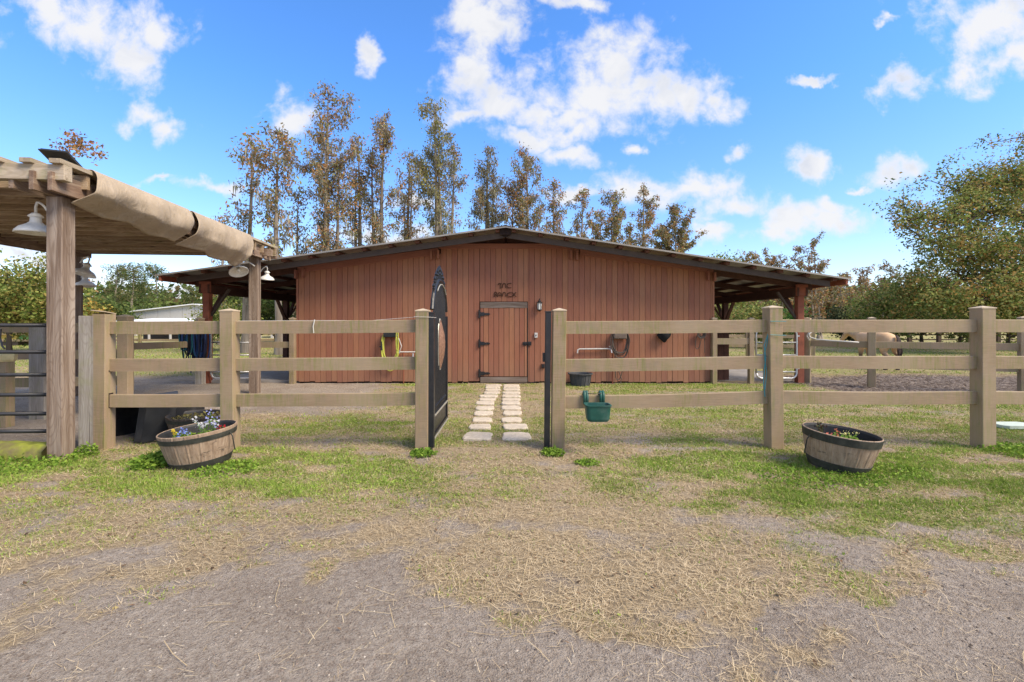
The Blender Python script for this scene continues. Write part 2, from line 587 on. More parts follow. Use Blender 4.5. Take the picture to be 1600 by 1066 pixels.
def barrel_mat(name, c0, c1):
    m, t, b = mat_new(name, .75, spec=.25)
    vv, rnd = coords(t)
    st = t.noise(t.scalev(vv, 1, 1, .12), 40, 4, .65, .4)
    c = t.mix(t.mapr(st, .35, .65), c0, c1)
    sc_ = t.noise(t.scalev(vv, .35, .35, 1.0), 22, 5, .75, .5)
    c = t.mix(t.math('MULTIPLY', t.mapr(sc_, .57, .66), .75), c, (.05, .04, .035))
    t.put(b.inputs['Base Color'], c)
    bump(t, b, st, .004, .6)
    return m


M['barrel'] = barrel_mat('weathered_barrel', (.25, .175, .12), (.40, .30, .22))
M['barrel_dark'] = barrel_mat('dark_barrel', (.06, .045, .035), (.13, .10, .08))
M['hoop'] = plain('dark_hoop', (.038, .040, .034), .65, var=.3, nscale=20, dirt=(.11, .105, .085), dirt_amt=.6)


def canvas_mat():
    m, t, b = mat_new('tan_canvas', .9, spec=.1)
    vv, rnd = coords(t, False)
    n = t.noise(vv, 3.5, 6, .65, .4)
    n2 = t.noise(vv, 260, 2, .5)
    c = t.mix(t.mapr(n, .35, .7), (.43, .35, .262), (.34, .275, .20))
    sp = t.noise(vv, 11, 4, .6)
    c = t.mix(t.math('MULTIPLY', t.mapr(sp, .62, .75), .4), c, (.28, .20, .13))
    t.put(b.inputs['Base Color'], c)
    cr = t.noise(t.scalev(vv, 1, 1, .45), 7, 5, .62, .7)
    h = t.math('ADD', t.math('MULTIPLY', n2, .03), cr)
    bump(t, b, h, .05, .6)
    return m


M['canvas'] = canvas_mat()


def ground_mat():
    m, t, b = mat_new('ground', .95, spec=.08)
    at_ = t.new('ShaderNodeAttribute'); at_.attribute_name = 'cover'   # r green, g straw, b mud
    s3 = t.new('ShaderNodeSeparateColor'); t.l.new(at_.outputs[0], s3.inputs[0])
    g, s, mu = s3.outputs
    geo = t.new('ShaderNodeNewGeometry'); P = geo.outputs['Position']
    n1 = t.noise(P, 3.0, 6, .62); n2 = t.noise(P, 26, 6, .7); n3 = t.noise(P, 120, 4, .6); n4 = t.noise(P, 9, 5, .7, .6)
    dirt = t.mix(t.mapr(n2, .36, .64), (.31, .25, .20), (.52, .45, .38))
    dirt = t.mix(t.math('MULTIPLY', t.mapr(n1, .42, .66), .5), dirt, (.45, .385, .32))
    n0 = t.noise(P, 1.1, 4, .6, .4)
    dirt = t.mix(t.math('MULTIPLY', t.mapr(n0, .48, .66), .42), dirt, (.20, .15, .112))
    dirt = t.mix(t.math('MULTIPLY', t.mapr(n3, .55, .64), .6), dirt, (.13, .10, .08))
    dirt = t.mix(t.math('MULTIPLY', t.mapr(n3, .40, .33), .45), dirt, (.55, .50, .44))
    vo = t.new('ShaderNodeTexVoronoi'); vo.inputs['Scale'].default_value = 42; t.l.new(P, vo.inputs['Vector'])
    dirt = t.mix(t.math('MULTIPLY', t.mapr(vo.outputs['Distance'], .12, .2, 1, 0), .5), dirt, (.50, .46, .41))
    straw = t.mix(t.mapr(n2, .35, .65), (.33, .245, .15), (.52, .41, .26))
    straw = t.mix(t.math('MULTIPLY', t.mapr(n3, .56, .7), .5), straw, (.14, .10, .065))
    green = t.mix(t.mapr(n2, .35, .65), (.18, .21, .05), (.37, .39, .125))
    green = t.mix(t.mapr(n4, .52, .68, 0, .6), green, (.40, .34, .14))
    mud = t.mix(t.mapr(n4, .40, .60), (.10, .072, .058), (.36, .30, .26))
    gj = t.math('ADD', g, t.math('MULTIPLY', t.math('SUBTRACT', n4, .5), .9))
    sj = t.math('ADD', s, t.math('MULTIPLY', t.math('SUBTRACT', n2, .5), .9))
    c = t.mix(t.mapr(mu, .3, .7, 0, 1), dirt, mud)
    c = t.mix(t.mapr(sj, .28, .62, 0, .92), c, straw)
    c = t.mix(t.mapr(gj, .34, .66, 0, .92), c, green)
    t.put(b.inputs['Base Color'], c)
    h = t.math('ADD', t.math('MULTIPLY', n2, .6), t.math('MULTIPLY', n3, .35))
    h = t.math('ADD', h, t.math('MULTIPLY', t.math('MULTIPLY', n4, mu), 2.5))
    bump(t, b, h, .075, 1.0)
    return m


M['ground'] = ground_mat()


# ------------------------------------------------------------------ ground
def cover(x, y):
    """fractions of green, straw and mud at x, y"""
    n = fbm(x * .9, y * 1.4, 3); n2 = fbm(x * 2.6, y * 3.4, 9); n3 = fbm(x * .35, y * .5, 21)
    # gravel drive in the foreground: upper limit in y depends on x
    lim = 2.48 + 0.30 * np.exp(-((x + 0.9) / 0.9) ** 2) - 0.42 * sstep(-1.5, -3.2, x) - .3 * np.exp(-((x - .75) / .8) ** 2) - 0.0 * sstep(1.3, 1.9, x) - .25 * sstep(2.6, 3.6, x)
    n5 = fbm(x * 5.5, y * 8.0, 77); drive = 1 - sstep(-.30, .30, (y - lim) + (n - .5) * 1.6 + (n5 - .5) * .9)
    band = np.exp(-((y - 4.45 - .15 * np.abs(x) * .3) / .85) ** 2)
    mid = np.exp(-((x - .15) / 1.0) ** 2)          # worn way to the gate
    n5 = fbm(x * 5.5, y * 8.0, 77); n7 = fbm(x * 2.2 + 4, y * 4.4, 91)
    green = band * (1.0 - .85 * mid) * (.25 + 1.5 * (n7 - .3)) + .16 + .55 * (n7 - .5) + .5 * (n5 - .5)
    rightbed = sstep(.8, 2.0, x) * np.exp(-((y - 3.35) / .80) ** 2)
    green = green + .36 * rightbed * (.4 + 1.4 * (n7 - .2))
    leftbed = sstep(-1.6, -2.8, x) * np.exp(-((y - 3.2) / .5) ** 2)
    green = green + .15 * leftbed
    yard = sstep(5.1, 5.6, y) * (1 - sstep(10.8, 11.0, y))
    green = np.where(yard > .5, .34 + .9 * (n7 - .4) + .5 * (n - .5) + .10 * sstep(0, 3, x), green)
    green = green + yard * .5 * np.exp(-((y - 10.75) / .22) ** 2) * ((x > .8) | (x < -1.0)) * (n + .25)
    green = np.where(drive > .5, green * .12, green)
    n5 = fbm(x * 5.5, y * 8.0, 77); n6 = fbm(x * 1.6 + 9, y * 3.2, 55)
    straw = .62 + .9 * (n2 - .5) + 1.1 * (n5 - .5) + .9 * (n6 - .5) + .14 * mid
    tongue = np.exp(-((x - .35 - .75 * (3.1 - y)) / .48) ** 2) * sstep(2.05, 2.7, y + (n5 - .5) * 1.2) * (1 - sstep(2.9, 3.2, y)) * np.clip(.05 + 2.4 * (n6 - .36), 0, 1.0)
    straw = straw * (1 - drive) + .32 * tongue + drive * (.10 + .5 * (n5 - .5) + .4 * (n6 - .5))
    bare = .6 * np.exp(-(((x + .75) / .8) ** 2 + ((y - 3.25) / .18) ** 2)) + .4 * np.exp(-(((x - 1.9) / .4) ** 2 + ((y - 3.0) / .2) ** 2))
    bare = bare + .5 * sstep(.62, .75, n3) * (1 - yard)
    straw = straw - .55 * bare; green = green - .4 * bare
    # grey dirt along the left shed and inside the tube gate
    dl = sstep(-2.0, -3.4, x) * sstep(7.2, 8.4, y + n) * (1 - sstep(10.9, 11.6, y)) * (x > -12)
    gl = sstep(-4.3, -4.8, x) * sstep(5.0, 5.4, y) * (1 - sstep(11., 12.4, y + (n - .5) * 2)) * (x > -14)
    dd = np.clip(np.maximum(dl, gl), 0, 1)
    green = green * (1 - .85 * dd); straw = straw * (1 - .75 * dd)
    # muddy pen on the right
    mr = sstep(0, .5, (y - 7.6) + (n - .5) * 1.6 - (9.6 - x) * .75) * sstep(6.2, 7.0, x) * (1 - sstep(12.6, 14.2, y + (n - .5) * 3))
    green = green * (1 - mr); straw = straw * (1 - .85 * mr)
    # pasture beyond
    far = np.maximum(sstep(12.0, 13.2, y + (n - .5)) * (np.abs(x) > 5.0), sstep(22, 24, y))
    green = green * (1 - far) + far * (.50 + .5 * (n3 - .45))
    straw = straw * (1 - far) + far * .9
    return np.clip(green, 0, 1), np.clip(straw, 0, 1), np.clip(mr + .0, 0, 1)


def ground_h(x, y):
    near = 1 - sstep(11, 16, np.abs(y)) 
    _, _, mu = cover(x, y)
    z = (fbm(x * 1.2, y * 1.2, 5) - .5) * .03 + (fbm(x * 4.2, y * 4.2, 15) - .5) * .022 + (fbm(x * 9, y * 9, 6) - .5) * .014 + (fbm(x * 30, y * 30, 8, 2) - .5) * .006
    z = z * near + mu * (fbm(x * 5, y * 5, 31) - .5) * .09
    return z


def axis_(lo, hi, fine0, fine1, step, grow=1.16):
    a = list(np.arange(fine0, fine1, step))
    s = step; p = fine1
    while p < hi: a.append(p); s *= grow; p += s
    a.append(hi)
    s = step; p = fine0; b = []
    while p > lo: s *= grow; p -= s; b.append(max(p, lo))
    return np.array(b[::-1] + a)


gx = axis_(-500, 500, -9, 11, .05)
gy = axis_(-60, 600, 1.3, 13, .05)
GX, GY = np.meshgrid(gx, gy)
GZ = ground_h(GX, GY)
nx, ny = len(gx), len(gy)
me = bpy.data.meshes.new('ground')
idx = np.arange(nx * ny).reshape(ny, nx)
quads = np.stack([idx[:-1, :-1], idx[:-1, 1:], idx[1:, 1:], idx[1:, :-1]], -1).reshape(-1, 4)
vv_ = np.stack([GX, GY, GZ], -1).reshape(-1, 3)
me.vertices.add(len(vv_)); me.vertices.foreach_set('co', vv_.astype(np.float32).ravel())
me.loops.add(quads.size); me.loops.foreach_set('vertex_index', quads.astype(np.int32).ravel())
me.polygons.add(len(quads)); me.polygons.foreach_set('loop_start', np.arange(0, quads.size, 4, dtype=np.int32))
me.polygons.foreach_set('loop_total', np.full(len(quads), 4, dtype=np.int32))
me.polygons.foreach_set('use_smooth', np.ones(len(quads), dtype=bool))
me.update(calc_edges=True)
ca = me.color_attributes.new('cover', 'FLOAT_COLOR', 'POINT')
cg, cs, cm = cover(GX, GY)
cc4 = np.stack([cg, cs, cm, np.ones_like(cg)], -1).astype(np.float32)
ca.data.foreach_set('color', cc4.ravel())
me.materials.append(M['ground'])
go = bpy.data.objects.new('ground', me); col.objects.link(go); tag(go, kind='structure')


def gz(x, y): return float(ground_h(np.array([float(x)]), np.array([float(y)]))[0])


# --- grass, straw, pebbles
BARN = (-4.97, 4.66, 11.0, 24.0)


def inside_view(x, y): return np.abs(x) < y * 1.16 + .4


def blades(n, y0, y1, hmin, hmax, wd, seed, mode):
    r = np.random.default_rng(seed)
    # uniform in area over the viewed wedge
    y = np.sqrt(r.uniform(y0 ** 2, y1 ** 2, n)); x = r.uniform(-1.16, 1.16, n) * y
    g, s, mu = cover(x, y)
    ok = ~((x > BARN[0]) & (x < BARN[1]) & (y > BARN[2] - .02) & (y < BARN[3]))
    ok &= ~((np.abs(x) < 7.5) & (y > 11.0) & (y < 24))
    if mode == 'green':
        k = (r.random(n) < np.clip((g - .12) * 1.35, 0, 1)) & ok
    else:
        k = (r.random(n) < np.clip((s - .1) * 1.1, .02, 1) * (1 - .6 * np.clip(g, 0, 1))) & ok
    x, y, g = x[k], y[k], g[k]; n = len(x)
    z = ground_h(x, y)
    a = r.uniform(0, 2 * np.pi, n)
    if mode == 'green':
        broad = r.random(n) < .28
        h = r.uniform(hmin, hmax, n) * (.55 + .7 * g); h = np.where(broad, h * .5, h)
        lean = r.uniform(.1, .9, n) * h; lean = np.where(broad, h * 1.4, lean)
        wq = np.where(broad, wd * 2.6, wd) * r.uniform(.6, 1.3, n)
        la = r.uniform(0, 2 * np.pi, n)
        p0 = np.stack([x - np.cos(a) * wq, y - np.sin(a) * wq, z - .002], -1)
        p1 = np.stack([x + np.cos(a) * wq, y + np.sin(a) * wq, z - .002 + np.where(broad, h * .6, 0)], -1)
        p2 = np.stack([x + np.cos(la) * lean, y + np.sin(la) * lean, z + h], -1)
        V = np.stack([p0, p1, p2], 1).reshape(-1, 3)
        t1 = r.random((n, 1)); hue = fbm(x * 1.7, y * 1.7, 44)[:, None]
        dry = (r.random((n, 1)) < np.clip(.72 - g[:, None] * .72, .10, .8))
        c = (1 - t1) * np.array([.15, .24, .035]) + t1 * np.array([.34, .43, .09])
        c = c * (.75 + .6 * hue) 
        c = np.where(dry, (1 - t1) * np.array([.34, .27, .11]) + t1 * np.array([.52, .42, .22]), c)
        return V, 3, c
    L = r.uniform(hmin, hmax, n); d = np.stack([np.cos(a), np.sin(a), r.uniform(-.05, .28, n)], -1) * L[:, None]
    wv = np.stack([-np.sin(a), np.cos(a), np.zeros(n)], -1) * wd
    b0 = np.stack([x, y, z + r.uniform(.001, .012, n)], -1)
    V = np.stack([b0 - wv, b0 + wv, b0 + d + wv * .6, b0 + d - wv * .6], 1).reshape(-1, 3)
    t1 = r.random((n, 1))
    c = (1 - t1) * np.array([.40, .30, .18]) + t1 * np.array([.72, .59, .39])
    return V, 4, c


for k, args in enumerate([(150000, 1.7, 4.2, .012, .038, .0022), (260000, 3.6, 7.0, .015, .042, .0034), (170000, 6.5, 12.5, .018, .045, .006), (90000, 11.5, 34, .03, .08, .016)]):
    V, kk, c = blades(*args, 100 + k, 'green')
    o = soup('grass', V, kk, c, M['blade']); tag(o, ['short green grass and clover along the edge of the dirt drive', 'green and yellow grass tufts around the tan board fence', 'thin patchy grass in the yard before the barn', 'pasture grass in the fields beyond the barn'][k], 'grass', kind='stuff')
for k, args in enumerate([(90000, 1.7, 4.6, .015, .075, .0011), (90000, 4.2, 8.0, .02, .09, .0018), (40000, 7.5, 12.5, .03, .12, .003)]):
    V, kk, c = blades(*args, 200 + k, 'straw')
    o = soup('straw', V, kk, c, M['straw']); tag(o, ['loose dry straw strewn over the foreground dirt', 'dead yellow grass lying around the gateway', 'dry straw litter in the yard near the barn wall'][k], 'straw', kind='stuff')
# long loose stalks
r = np.random.default_rng(5)
n = 260
x = np.concatenate([r.normal(.5, .7, n // 2), r.uniform(-3.2, 3.2, n - n // 2)]); y = np.concatenate([r.uniform(2.2, 3.7, n // 2), r.uniform(1.9, 4.0, n - n // 2)])
a = r.uniform(0, np.pi, n); L = r.uniform(.08, .26, n); z = ground_h(x, y) + .008
d = np.stack([np.cos(a), np.sin(a) * .8, r.uniform(-.01, .05, n)], -1) * L[:, None]; wv = np.stack([-np.sin(a), np.cos(a), np.zeros(n)], -1) * .0012
b0 = np.stack([x, y, z], -1)
bend = np.stack([-np.sin(a), np.cos(a), np.zeros(n)], -1) * (L * r.uniform(-.05, .05, n))[:, None]
m0 = b0 + d * .5 + bend
V = np.concatenate([np.stack([b0 - wv, b0 + wv, m0 + wv, m0 - wv], 1), np.stack([m0 - wv, m0 + wv, b0 + d + wv, b0 + d - wv], 1)]).reshape(-1, 3)
t1 = r.random((n, 1)); c = (1 - t1) * np.array([.42, .31, .17]) + t1 * np.array([.66, .54, .33])
tag(soup('straw', V, 4, np.concatenate([c, c]), M['straw']), 'long bent hay stalks scattered before the open gateway', 'straw', kind='stuff')
# dark leaf litter
n = 5200
y = np.sqrt(r.uniform(1.8 ** 2, 8.5 ** 2, n)); x = r.uniform(-1.15, 1.15, n) * y
g, s, mu = cover(x, y); k = r.random(n) < np.clip((g + s - .35) * 1.5, .015, .8); x, y = x[k], y[k]; n = len(x)
z = ground_h(x, y) + .012; a = r.uniform(0, 6.28, n); L = r.uniform(.006, .02, n)
d = np.stack([np.cos(a), np.sin(a), r.uniform(-.3, .5, n)], -1) * L[:, None]; sd2 = np.stack([-np.sin(a), np.cos(a), r.uniform(-.3, .3, n)], -1) * (L * .45)[:, None]
b0 = np.stack([x, y, z], -1)
V = np.stack([b0 - d, b0 + sd2, b0 + d, b0 - sd2], 1).reshape(-1, 3)
t1 = r.random((n, 1)); c = (1 - t1) * np.array([.07, .045, .028]) + t1 * np.array([.24, .15, .085])
tag(soup('leaf_litter', V, 4, c, M['straw']), 'small dead brown leaves scattered through the grass and straw', 'leaves', kind='stuff')
# pebbles and clods
n = 16000
y = np.sqrt(r.uniform(1.6 ** 2, 4.2 ** 2, n)); x = r.uniform(-1.15, 1.15, n) * y
g, s, mu = cover(x, y); k = r.random(n) < np.clip(1.0 - 1.3 * s - g, .03, 1); x, y = x[k], y[k]; n = len(x)
z = ground_h(x, y); sz = .0025 + .006 * r.random(n) ** 3
oc = np.array([[1, 0, 0], [0, 1, 0], [-1, 0, 0], [0, -1, 0], [0, 0, .7]])
fs = [(0, 1, 4), (1, 2, 4), (2, 3, 4), (3, 0, 4)]
jit = 1 + r.uniform(-.35, .35, (n, 5, 1)); P5 = oc[None] * jit * sz[:, None, None]
an = r.uniform(0, 6.28, n); ca_, sa_ = np.cos(an)[:, None], np.sin(an)[:, None]
P5 = np.stack([P5[..., 0] * ca_ - P5[..., 1] * sa_, P5[..., 0] * sa_ + P5[..., 1] * ca_, P5[..., 2]], -1) + np.stack([x, y, z], -1)[:, None]
V = np.stack([P5[:, list(f)] for f in fs], 1).reshape(-1, 3)
t1 = r.random((n, 1)); dk = r.random((n, 1)) < .72
c = np.where(dk, np.array([.15, .12, .10]) * (.7 + t1), np.array([.36, .32, .27]) * (.7 + .5 * t1))
tag(soup('gravel', V, 3, np.repeat(c, 4, 0), M['pebble']), 'fine grit and small clods on the dirt drive', 'gravel', kind='stuff')
# ------------------------------------------------------------------ barn
WY = 11.0
WL, WR = -4.95, 4.64
XR = -0.14                                   # ridge
def roofz(x):
    return 3.50 - (.139 * (XR - x) if x < XR else .1515 * (x - XR))
EL, ER = -7.68, 7.30
RY0, RY1 = 10.28, 24.2
barn = thing('barn', 'long low red-brown board barn with open lean-tos and a metal roof', 'barn', (0, WY, 0))
wpart('wall', MB().box(((WL + WR) / 2, WY + .06, 1.33), (WR - WL - .02, .06, 2.66)).prism([(-1.67, 2.66), (1.52, 2.66), (1.52, 3.2), (-1.67, 3.2)], WY + .03, WY + .09), M['backing'], barn)
def topz(x):
    if -1.665 <= x <= 1.516: return 3.13
    if x < -1.665: return 2.985 + .131 * (x + 1.72)
    return 2.975 - .136 * (x - 1.57)
DL, DR = -.742, .362
rb = random.Random(3)
x = WL + .002
while x < WR - .03:
    wd_ = rb.choice([.124, .127, .131, .127])
    x1 = min(x + wd_, WR)
    a, b_ = x + .0035, x1 - .0035
    zb = rb.uniform(.02, .055)
    yo = rb.uniform(-.004, .003)
    segs = [(a, b_, zb)]
    if b_ > DL and a < DR:
        segs = []
        if a < DL - .02: segs.append((a, DL - .006, zb))
        if b_ > DR + .02: segs.append((DR + .006, b_, zb))
        segs.append((max(a, DL - .004), min(b_, DR + .004), 1.90))
    for (p, q, z0) in segs:
        if q - p < .012: continue
        mb = MB()
        mb.prism([(p, z0), (q, z0), (q, topz((p + q) / 2) + .02), (p, topz((p + q) / 2) + .02)], WY - .012 + yo, WY + .018 + yo)
        wpart('board', mb, M['red'], barn)
    x = x1
# top trim
def trimx(xa, xb, za, zb_, h, y=WY - .045):
    wpart('trim_board', MB().prism([(xa, za), (xb, zb_), (xb, zb_ + h), (xa, za + h)], y, y + .04), M['red_x'], barn, bevel=.003)
trimx(WL - .02, -1.72, topz(WL), topz(-1.72), .15)
trimx(1.57, WR + .02, topz(1.57), topz(WR), .15)
trimx(-1.70, 1.55, 3.125, 3.125, .115)
# corner boards
for xx in (WL - .03, WR + .03):
    wpart('corner_board', MB().box((xx, WY + .03, 1.31), (.05, .10, 2.5), ch=.004), M['red'], barn)
# side and rear walls of the enclosed middle
for xx in (WL + .03, WR - .03):
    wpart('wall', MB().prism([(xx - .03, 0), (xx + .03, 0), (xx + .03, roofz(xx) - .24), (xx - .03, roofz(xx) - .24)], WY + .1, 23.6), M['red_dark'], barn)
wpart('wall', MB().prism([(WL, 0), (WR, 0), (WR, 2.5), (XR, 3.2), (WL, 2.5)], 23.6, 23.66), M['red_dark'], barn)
# rafters (front fly rafter and inner ones), both slopes
def rafter(xa, xb, y, top, h, th, mat):
    wpart('rafter', MB().prism([(xa, roofz(xa) - top - h), (xb, roofz(xb) - top - h), (xb, roofz(xb) - top), (xa, roofz(xa) - top)], y, y + th), mat, barn)
rafter(EL + .30, XR - .01, 10.42, .095, .125, .05, M['rafter']); rafter(XR + .01, ER - .30, 10.42, .095, .125, .05, M['rafter'])
for yy in (11.12, 13.0, 14.9, 16.8, 18.7, 20.6, 22.5, 23.9):
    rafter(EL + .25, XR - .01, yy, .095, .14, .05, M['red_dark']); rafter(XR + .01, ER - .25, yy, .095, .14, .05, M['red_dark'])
# purlins: their ends show under the front edge
px_ = XR
k = 0
for sgn, lim in ((-1, EL), (1, ER)):
    q = XR + sgn * .18
    while (q - lim) * sgn < -.02:
        zc = roofz(q) - .052
        wpart('purlin', MB().box((q, (RY0 + RY1) / 2 + .03, zc), (.085, RY1 - RY0 - .08, .07)), M['purlin'], barn)
        q += sgn * .585
    wpart('fascia_board', MB().box((lim - sgn * .03, (RY0 + RY1) / 2, roofz(lim) - .075), (.04, RY1 - RY0, .12)), M['red_post'], barn)
# roof sheets
def sheet(xa, xb, y0, y1):
    n = 12
    pts = []
    for i in range(n + 1):
        yy = y0 + (y1 - y0) * i / n
        pts.append((yy, .012 if i % 2 else 0.0))
    mb = MB()
    vs = []
    for (yy, zz) in pts: vs += [(xa, yy, roofz(xa) + zz - .016), (xb, yy, roofz(xb) + zz - .016)]
    for (yy, zz) in pts: vs += [(xa, yy, roofz(xa) + zz - .012), (xb, yy, roofz(xb) + zz - .012)]
    o = 2 * (n + 1)
    fs = []
    for i in range(n):
        fs.append((2 * i, 2 * i + 1, 2 * i + 3, 2 * i + 2)); fs.append((o + 2 * i, o + 2 * i + 2, o + 2 * i + 3, o + 2 * i + 1))
    fs.append((0, o, o + 1, 1))
    mb.add(vs, fs)
    wpart('roof_panel', mb, M['metal_roof'], barn)
yy = RY0
while yy < RY1 - .01:
    sheet(EL - .06, XR, yy, min(yy + .93, RY1)); sheet(XR, ER + .06, yy, min(yy + .93, RY1)); yy += .93
for xa, xb in ((EL - .06, XR), (XR, ER + .06)):
    wpart('roof_edge_trim', MB().prism([(xa, roofz(xa) - .028), (xb, roofz(xb) - .028), (xb, roofz(xb) + .006), (xa, roofz(xa) + .006)], RY0 - .02, RY0 - .003), M['metal_roof'], barn)
wpart('ridge_cap', MB().prism([(XR - .17, roofz(XR - .17) + .004), (XR, 3.53), (XR + .17, roofz(XR + .17) + .004), (XR, 3.515)], RY0 - .03, RY1), M['rafter'], barn)
wpart('ridge_bracket', MB().prism([(XR - .12, 3.36), (XR + .12, 3.36), (XR + .03, 3.29), (XR - .03, 3.29)], 10.385, 10.41).box((XR, 10.37, 3.40), (.24, .05, .14)), M['backing'], barn)
# bracket blocks under the roof line
for xx in (-4.98, -4.81, -1.86, -1.70, 1.36, 1.50, 4.52, 4.67):
    wpart('bracket', MB().box((xx, WY - .09, roofz(xx) - .30), (.045, .10, .20)), M['red_x'], barn, bevel=.004)
# lean-to posts, braces and header beams
for xp in (-7.12, 6.72):
    sg = 1 if xp > 0 else -1
    htop = roofz(xp) - .235
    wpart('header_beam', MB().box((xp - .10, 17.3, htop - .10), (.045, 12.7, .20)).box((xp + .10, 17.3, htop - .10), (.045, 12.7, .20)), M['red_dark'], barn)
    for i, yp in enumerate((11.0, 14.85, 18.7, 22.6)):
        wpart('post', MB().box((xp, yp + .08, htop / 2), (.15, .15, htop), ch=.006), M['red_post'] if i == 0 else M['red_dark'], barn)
        for sx in ((1,) if False else (-1, 1)):
            if i == 0 and sx == -1: continue
            wpart('brace', MB().bar((xp, yp + .08 + sx * .08, htop - .75), (xp, yp + .08 + sx * .62, htop - .12), .05, .09, up=(1, 0, 0)), M['red_dark'], barn)
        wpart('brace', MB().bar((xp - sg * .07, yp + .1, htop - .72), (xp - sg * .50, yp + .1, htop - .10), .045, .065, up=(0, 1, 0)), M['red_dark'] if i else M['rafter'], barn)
    wpart('header_block', MB().box((xp, 10.985, htop - .06), (.26, .05, .26)), M['red_post'], barn, bevel=.004)
wpart('floor_slab', MB().box(((WL - 7.15) / 2, 17.3, .02), (2.15, 12.4, .08)), M['concrete'], barn)
wpart('floor_slab', MB().box(((WR + 6.85) / 2, 17.6, .02), (2.1, 12.2, .08)), M['concrete'], barn)

# door
door = wpart('door', MB().box(((DL + DR) / 2, WY + .012, .955), (DR - DL - .012, .02, 1.86)), M['backing'], barn)
x = DL + .006
for wd_ in (.076, .118, .120, .118, .118, .120, .118, .118, .118, .06):
    x1 = min(x + wd_, DR - .006)
    if x1 - x > .02: wpart('board', MB().box(((x + x1) / 2, WY - .012 + rb.uniform(-.002, .002), .975), (x1 - x - .009, .03, 1.62)), M['red'], door)
    x = x1
wpart('header_plank', MB().box(((DL + DR) / 2, WY - .018, 1.82), (DR - DL - .014, .036, .135), ch=0), M['weath_grey'], door, bevel=.004)
wpart('bottom_plank', MB().box(((DL + DR) / 2, WY - .016, .085), (DR - DL - .014, .034, .125)), M['weath_grey'], door, bevel=.004)
for zc in (Z_(491, 10.97), Z_(537, 10.97), Z_(583.5, 10.97)):
    x0 = X_(747.5, 10.97)
    mb = MB()
    pl_ = [(x0, zc - .10), (x0 + .035, zc - .085), (x0 + .06, zc - .04), (x0 + .12, zc - .045), (x0 + .16, zc - .022), (x0 + .21, zc - .03), (x0 + .265, zc - .012), (x0 + .27, zc),
           (x0 + .265, zc + .012), (x0 + .21, zc + .03), (x0 + .16, zc + .022), (x0 + .12, zc + .045), (x0 + .06, zc + .04), (x0 + .035, zc + .085), (x0, zc + .10)]
    mb.prism(pl_, WY - .048, WY - .030)
    mb.tube([(x0 + .02, WY - .05, zc - .09), (x0 + .02, WY - .05, zc + .09)], .013, 8)
    for q in (.05, .13, .24): mb.lathe([(0, 0), (.012, 0), (.010, .008), (0, .010)], 8, (x0 + q, WY - .048, zc), Matrix.Rotation(R(90), 3, 'X'))
    wpart('strap_hinge', mb, M['iron'], door)
lx, lz = X_(823.5, 10.97), Z_(537, 10.97)
mb = MB().box((lx - .05, WY - .035, lz), (.10, .02, .075)).box((lx + .06, WY - .035, lz), (.08, .02, .09)).tube([(lx - .09, WY - .06, lz + .01), (lx + .09, WY - .06, lz + .01)], .011, 8).tube([(lx - .04, WY - .06, lz + .01), (lx - .04, WY - .09, lz - .02), (lx - .04, WY - .09, lz - .05)], .009, 6)
wpart('slide_bolt', mb, M['iron'], door)
rx = X_(824.5, 10.97)
wpart('seal_strip', MB().tube([(rx, WY - .03, 1.86), (rx, WY - .03, .06), (rx + .03, WY - .05, .03), (rx + .10, WY - .06, .02), (rx + .22, WY - .05, .05)], .008, 6), M['iron'], door)

# horseshoe lettering over the door
sign = thing('horseshoe_sign', 'rusty horseshoe letters reading TNC RANCH above the barn door', 'sign', (0, WY - .03, 2.0))
def stroke(ptss, r_=.0088):
    mb = MB()
    for pts in ptss:
        P = [(X_(740 + a / 13.33, WY - .03), WY - .03, Z_(430 + b_ / 13.33, WY - .03)) for a, b_ in pts]
        # smooth with Catmull-Rom
        Q = []
        for i in range(len(P) - 1):
            p0 = Vector(P[max(i - 1, 0)]); p1 = Vector(P[i]); p2 = Vector(P[i + 1]); p3 = Vector(P[min(i + 2, len(P) - 1)])
            for t_ in (0, .33, .66):
                Q.append(.5 * ((2 * p1) + (-p0 + p2) * t_ + (2 * p0 - 5 * p1 + 4 * p2 - p3) * t_ ** 2 + (-p0 + 3 * p1 - 3 * p2 + p3) * t_ ** 3))
        Q.append(Vector(P[-1]))
        mb.tube(Q, r_, 6)
    return wpart('letter', mb, M['rust'], sign)
stroke([[(512, 205), (522, 178), (545, 176), (556, 205), (556, 285)], [(556, 205), (566, 176), (584, 172)]])
stroke([[(596, 268), (603, 215), (618, 180), (640, 170), (660, 185), (668, 225), (670, 270)]])
stroke([[(788, 174), (735, 176), (706, 190), (698, 220), (708, 250), (738, 264), (788, 264)]])
stroke([[(416, 448), (436, 435), (428, 395), (438, 362), (465, 356), (482, 375), (472, 402), (440, 412), (470, 420), (498, 448)]])
stroke([[(500, 448), (502, 400), (520, 372), (545, 366), (566, 378), (576, 410), (580, 446)], [(504, 420), (574, 420)]])
stroke([[(602, 446), (606, 395), (622, 365), (645, 360), (664, 375), (670, 405), (672, 448)]])
stroke([[(782, 362), (735, 368), (708, 388), (700, 408), (712, 430), (740, 446), (786, 446)]])
stroke([[(790, 362), (822, 380), (832, 404), (822, 428), (790, 446)], [(888, 358), (858, 380), (848, 404), (858, 428), (890, 448)], [(832, 404), (848, 404)]])

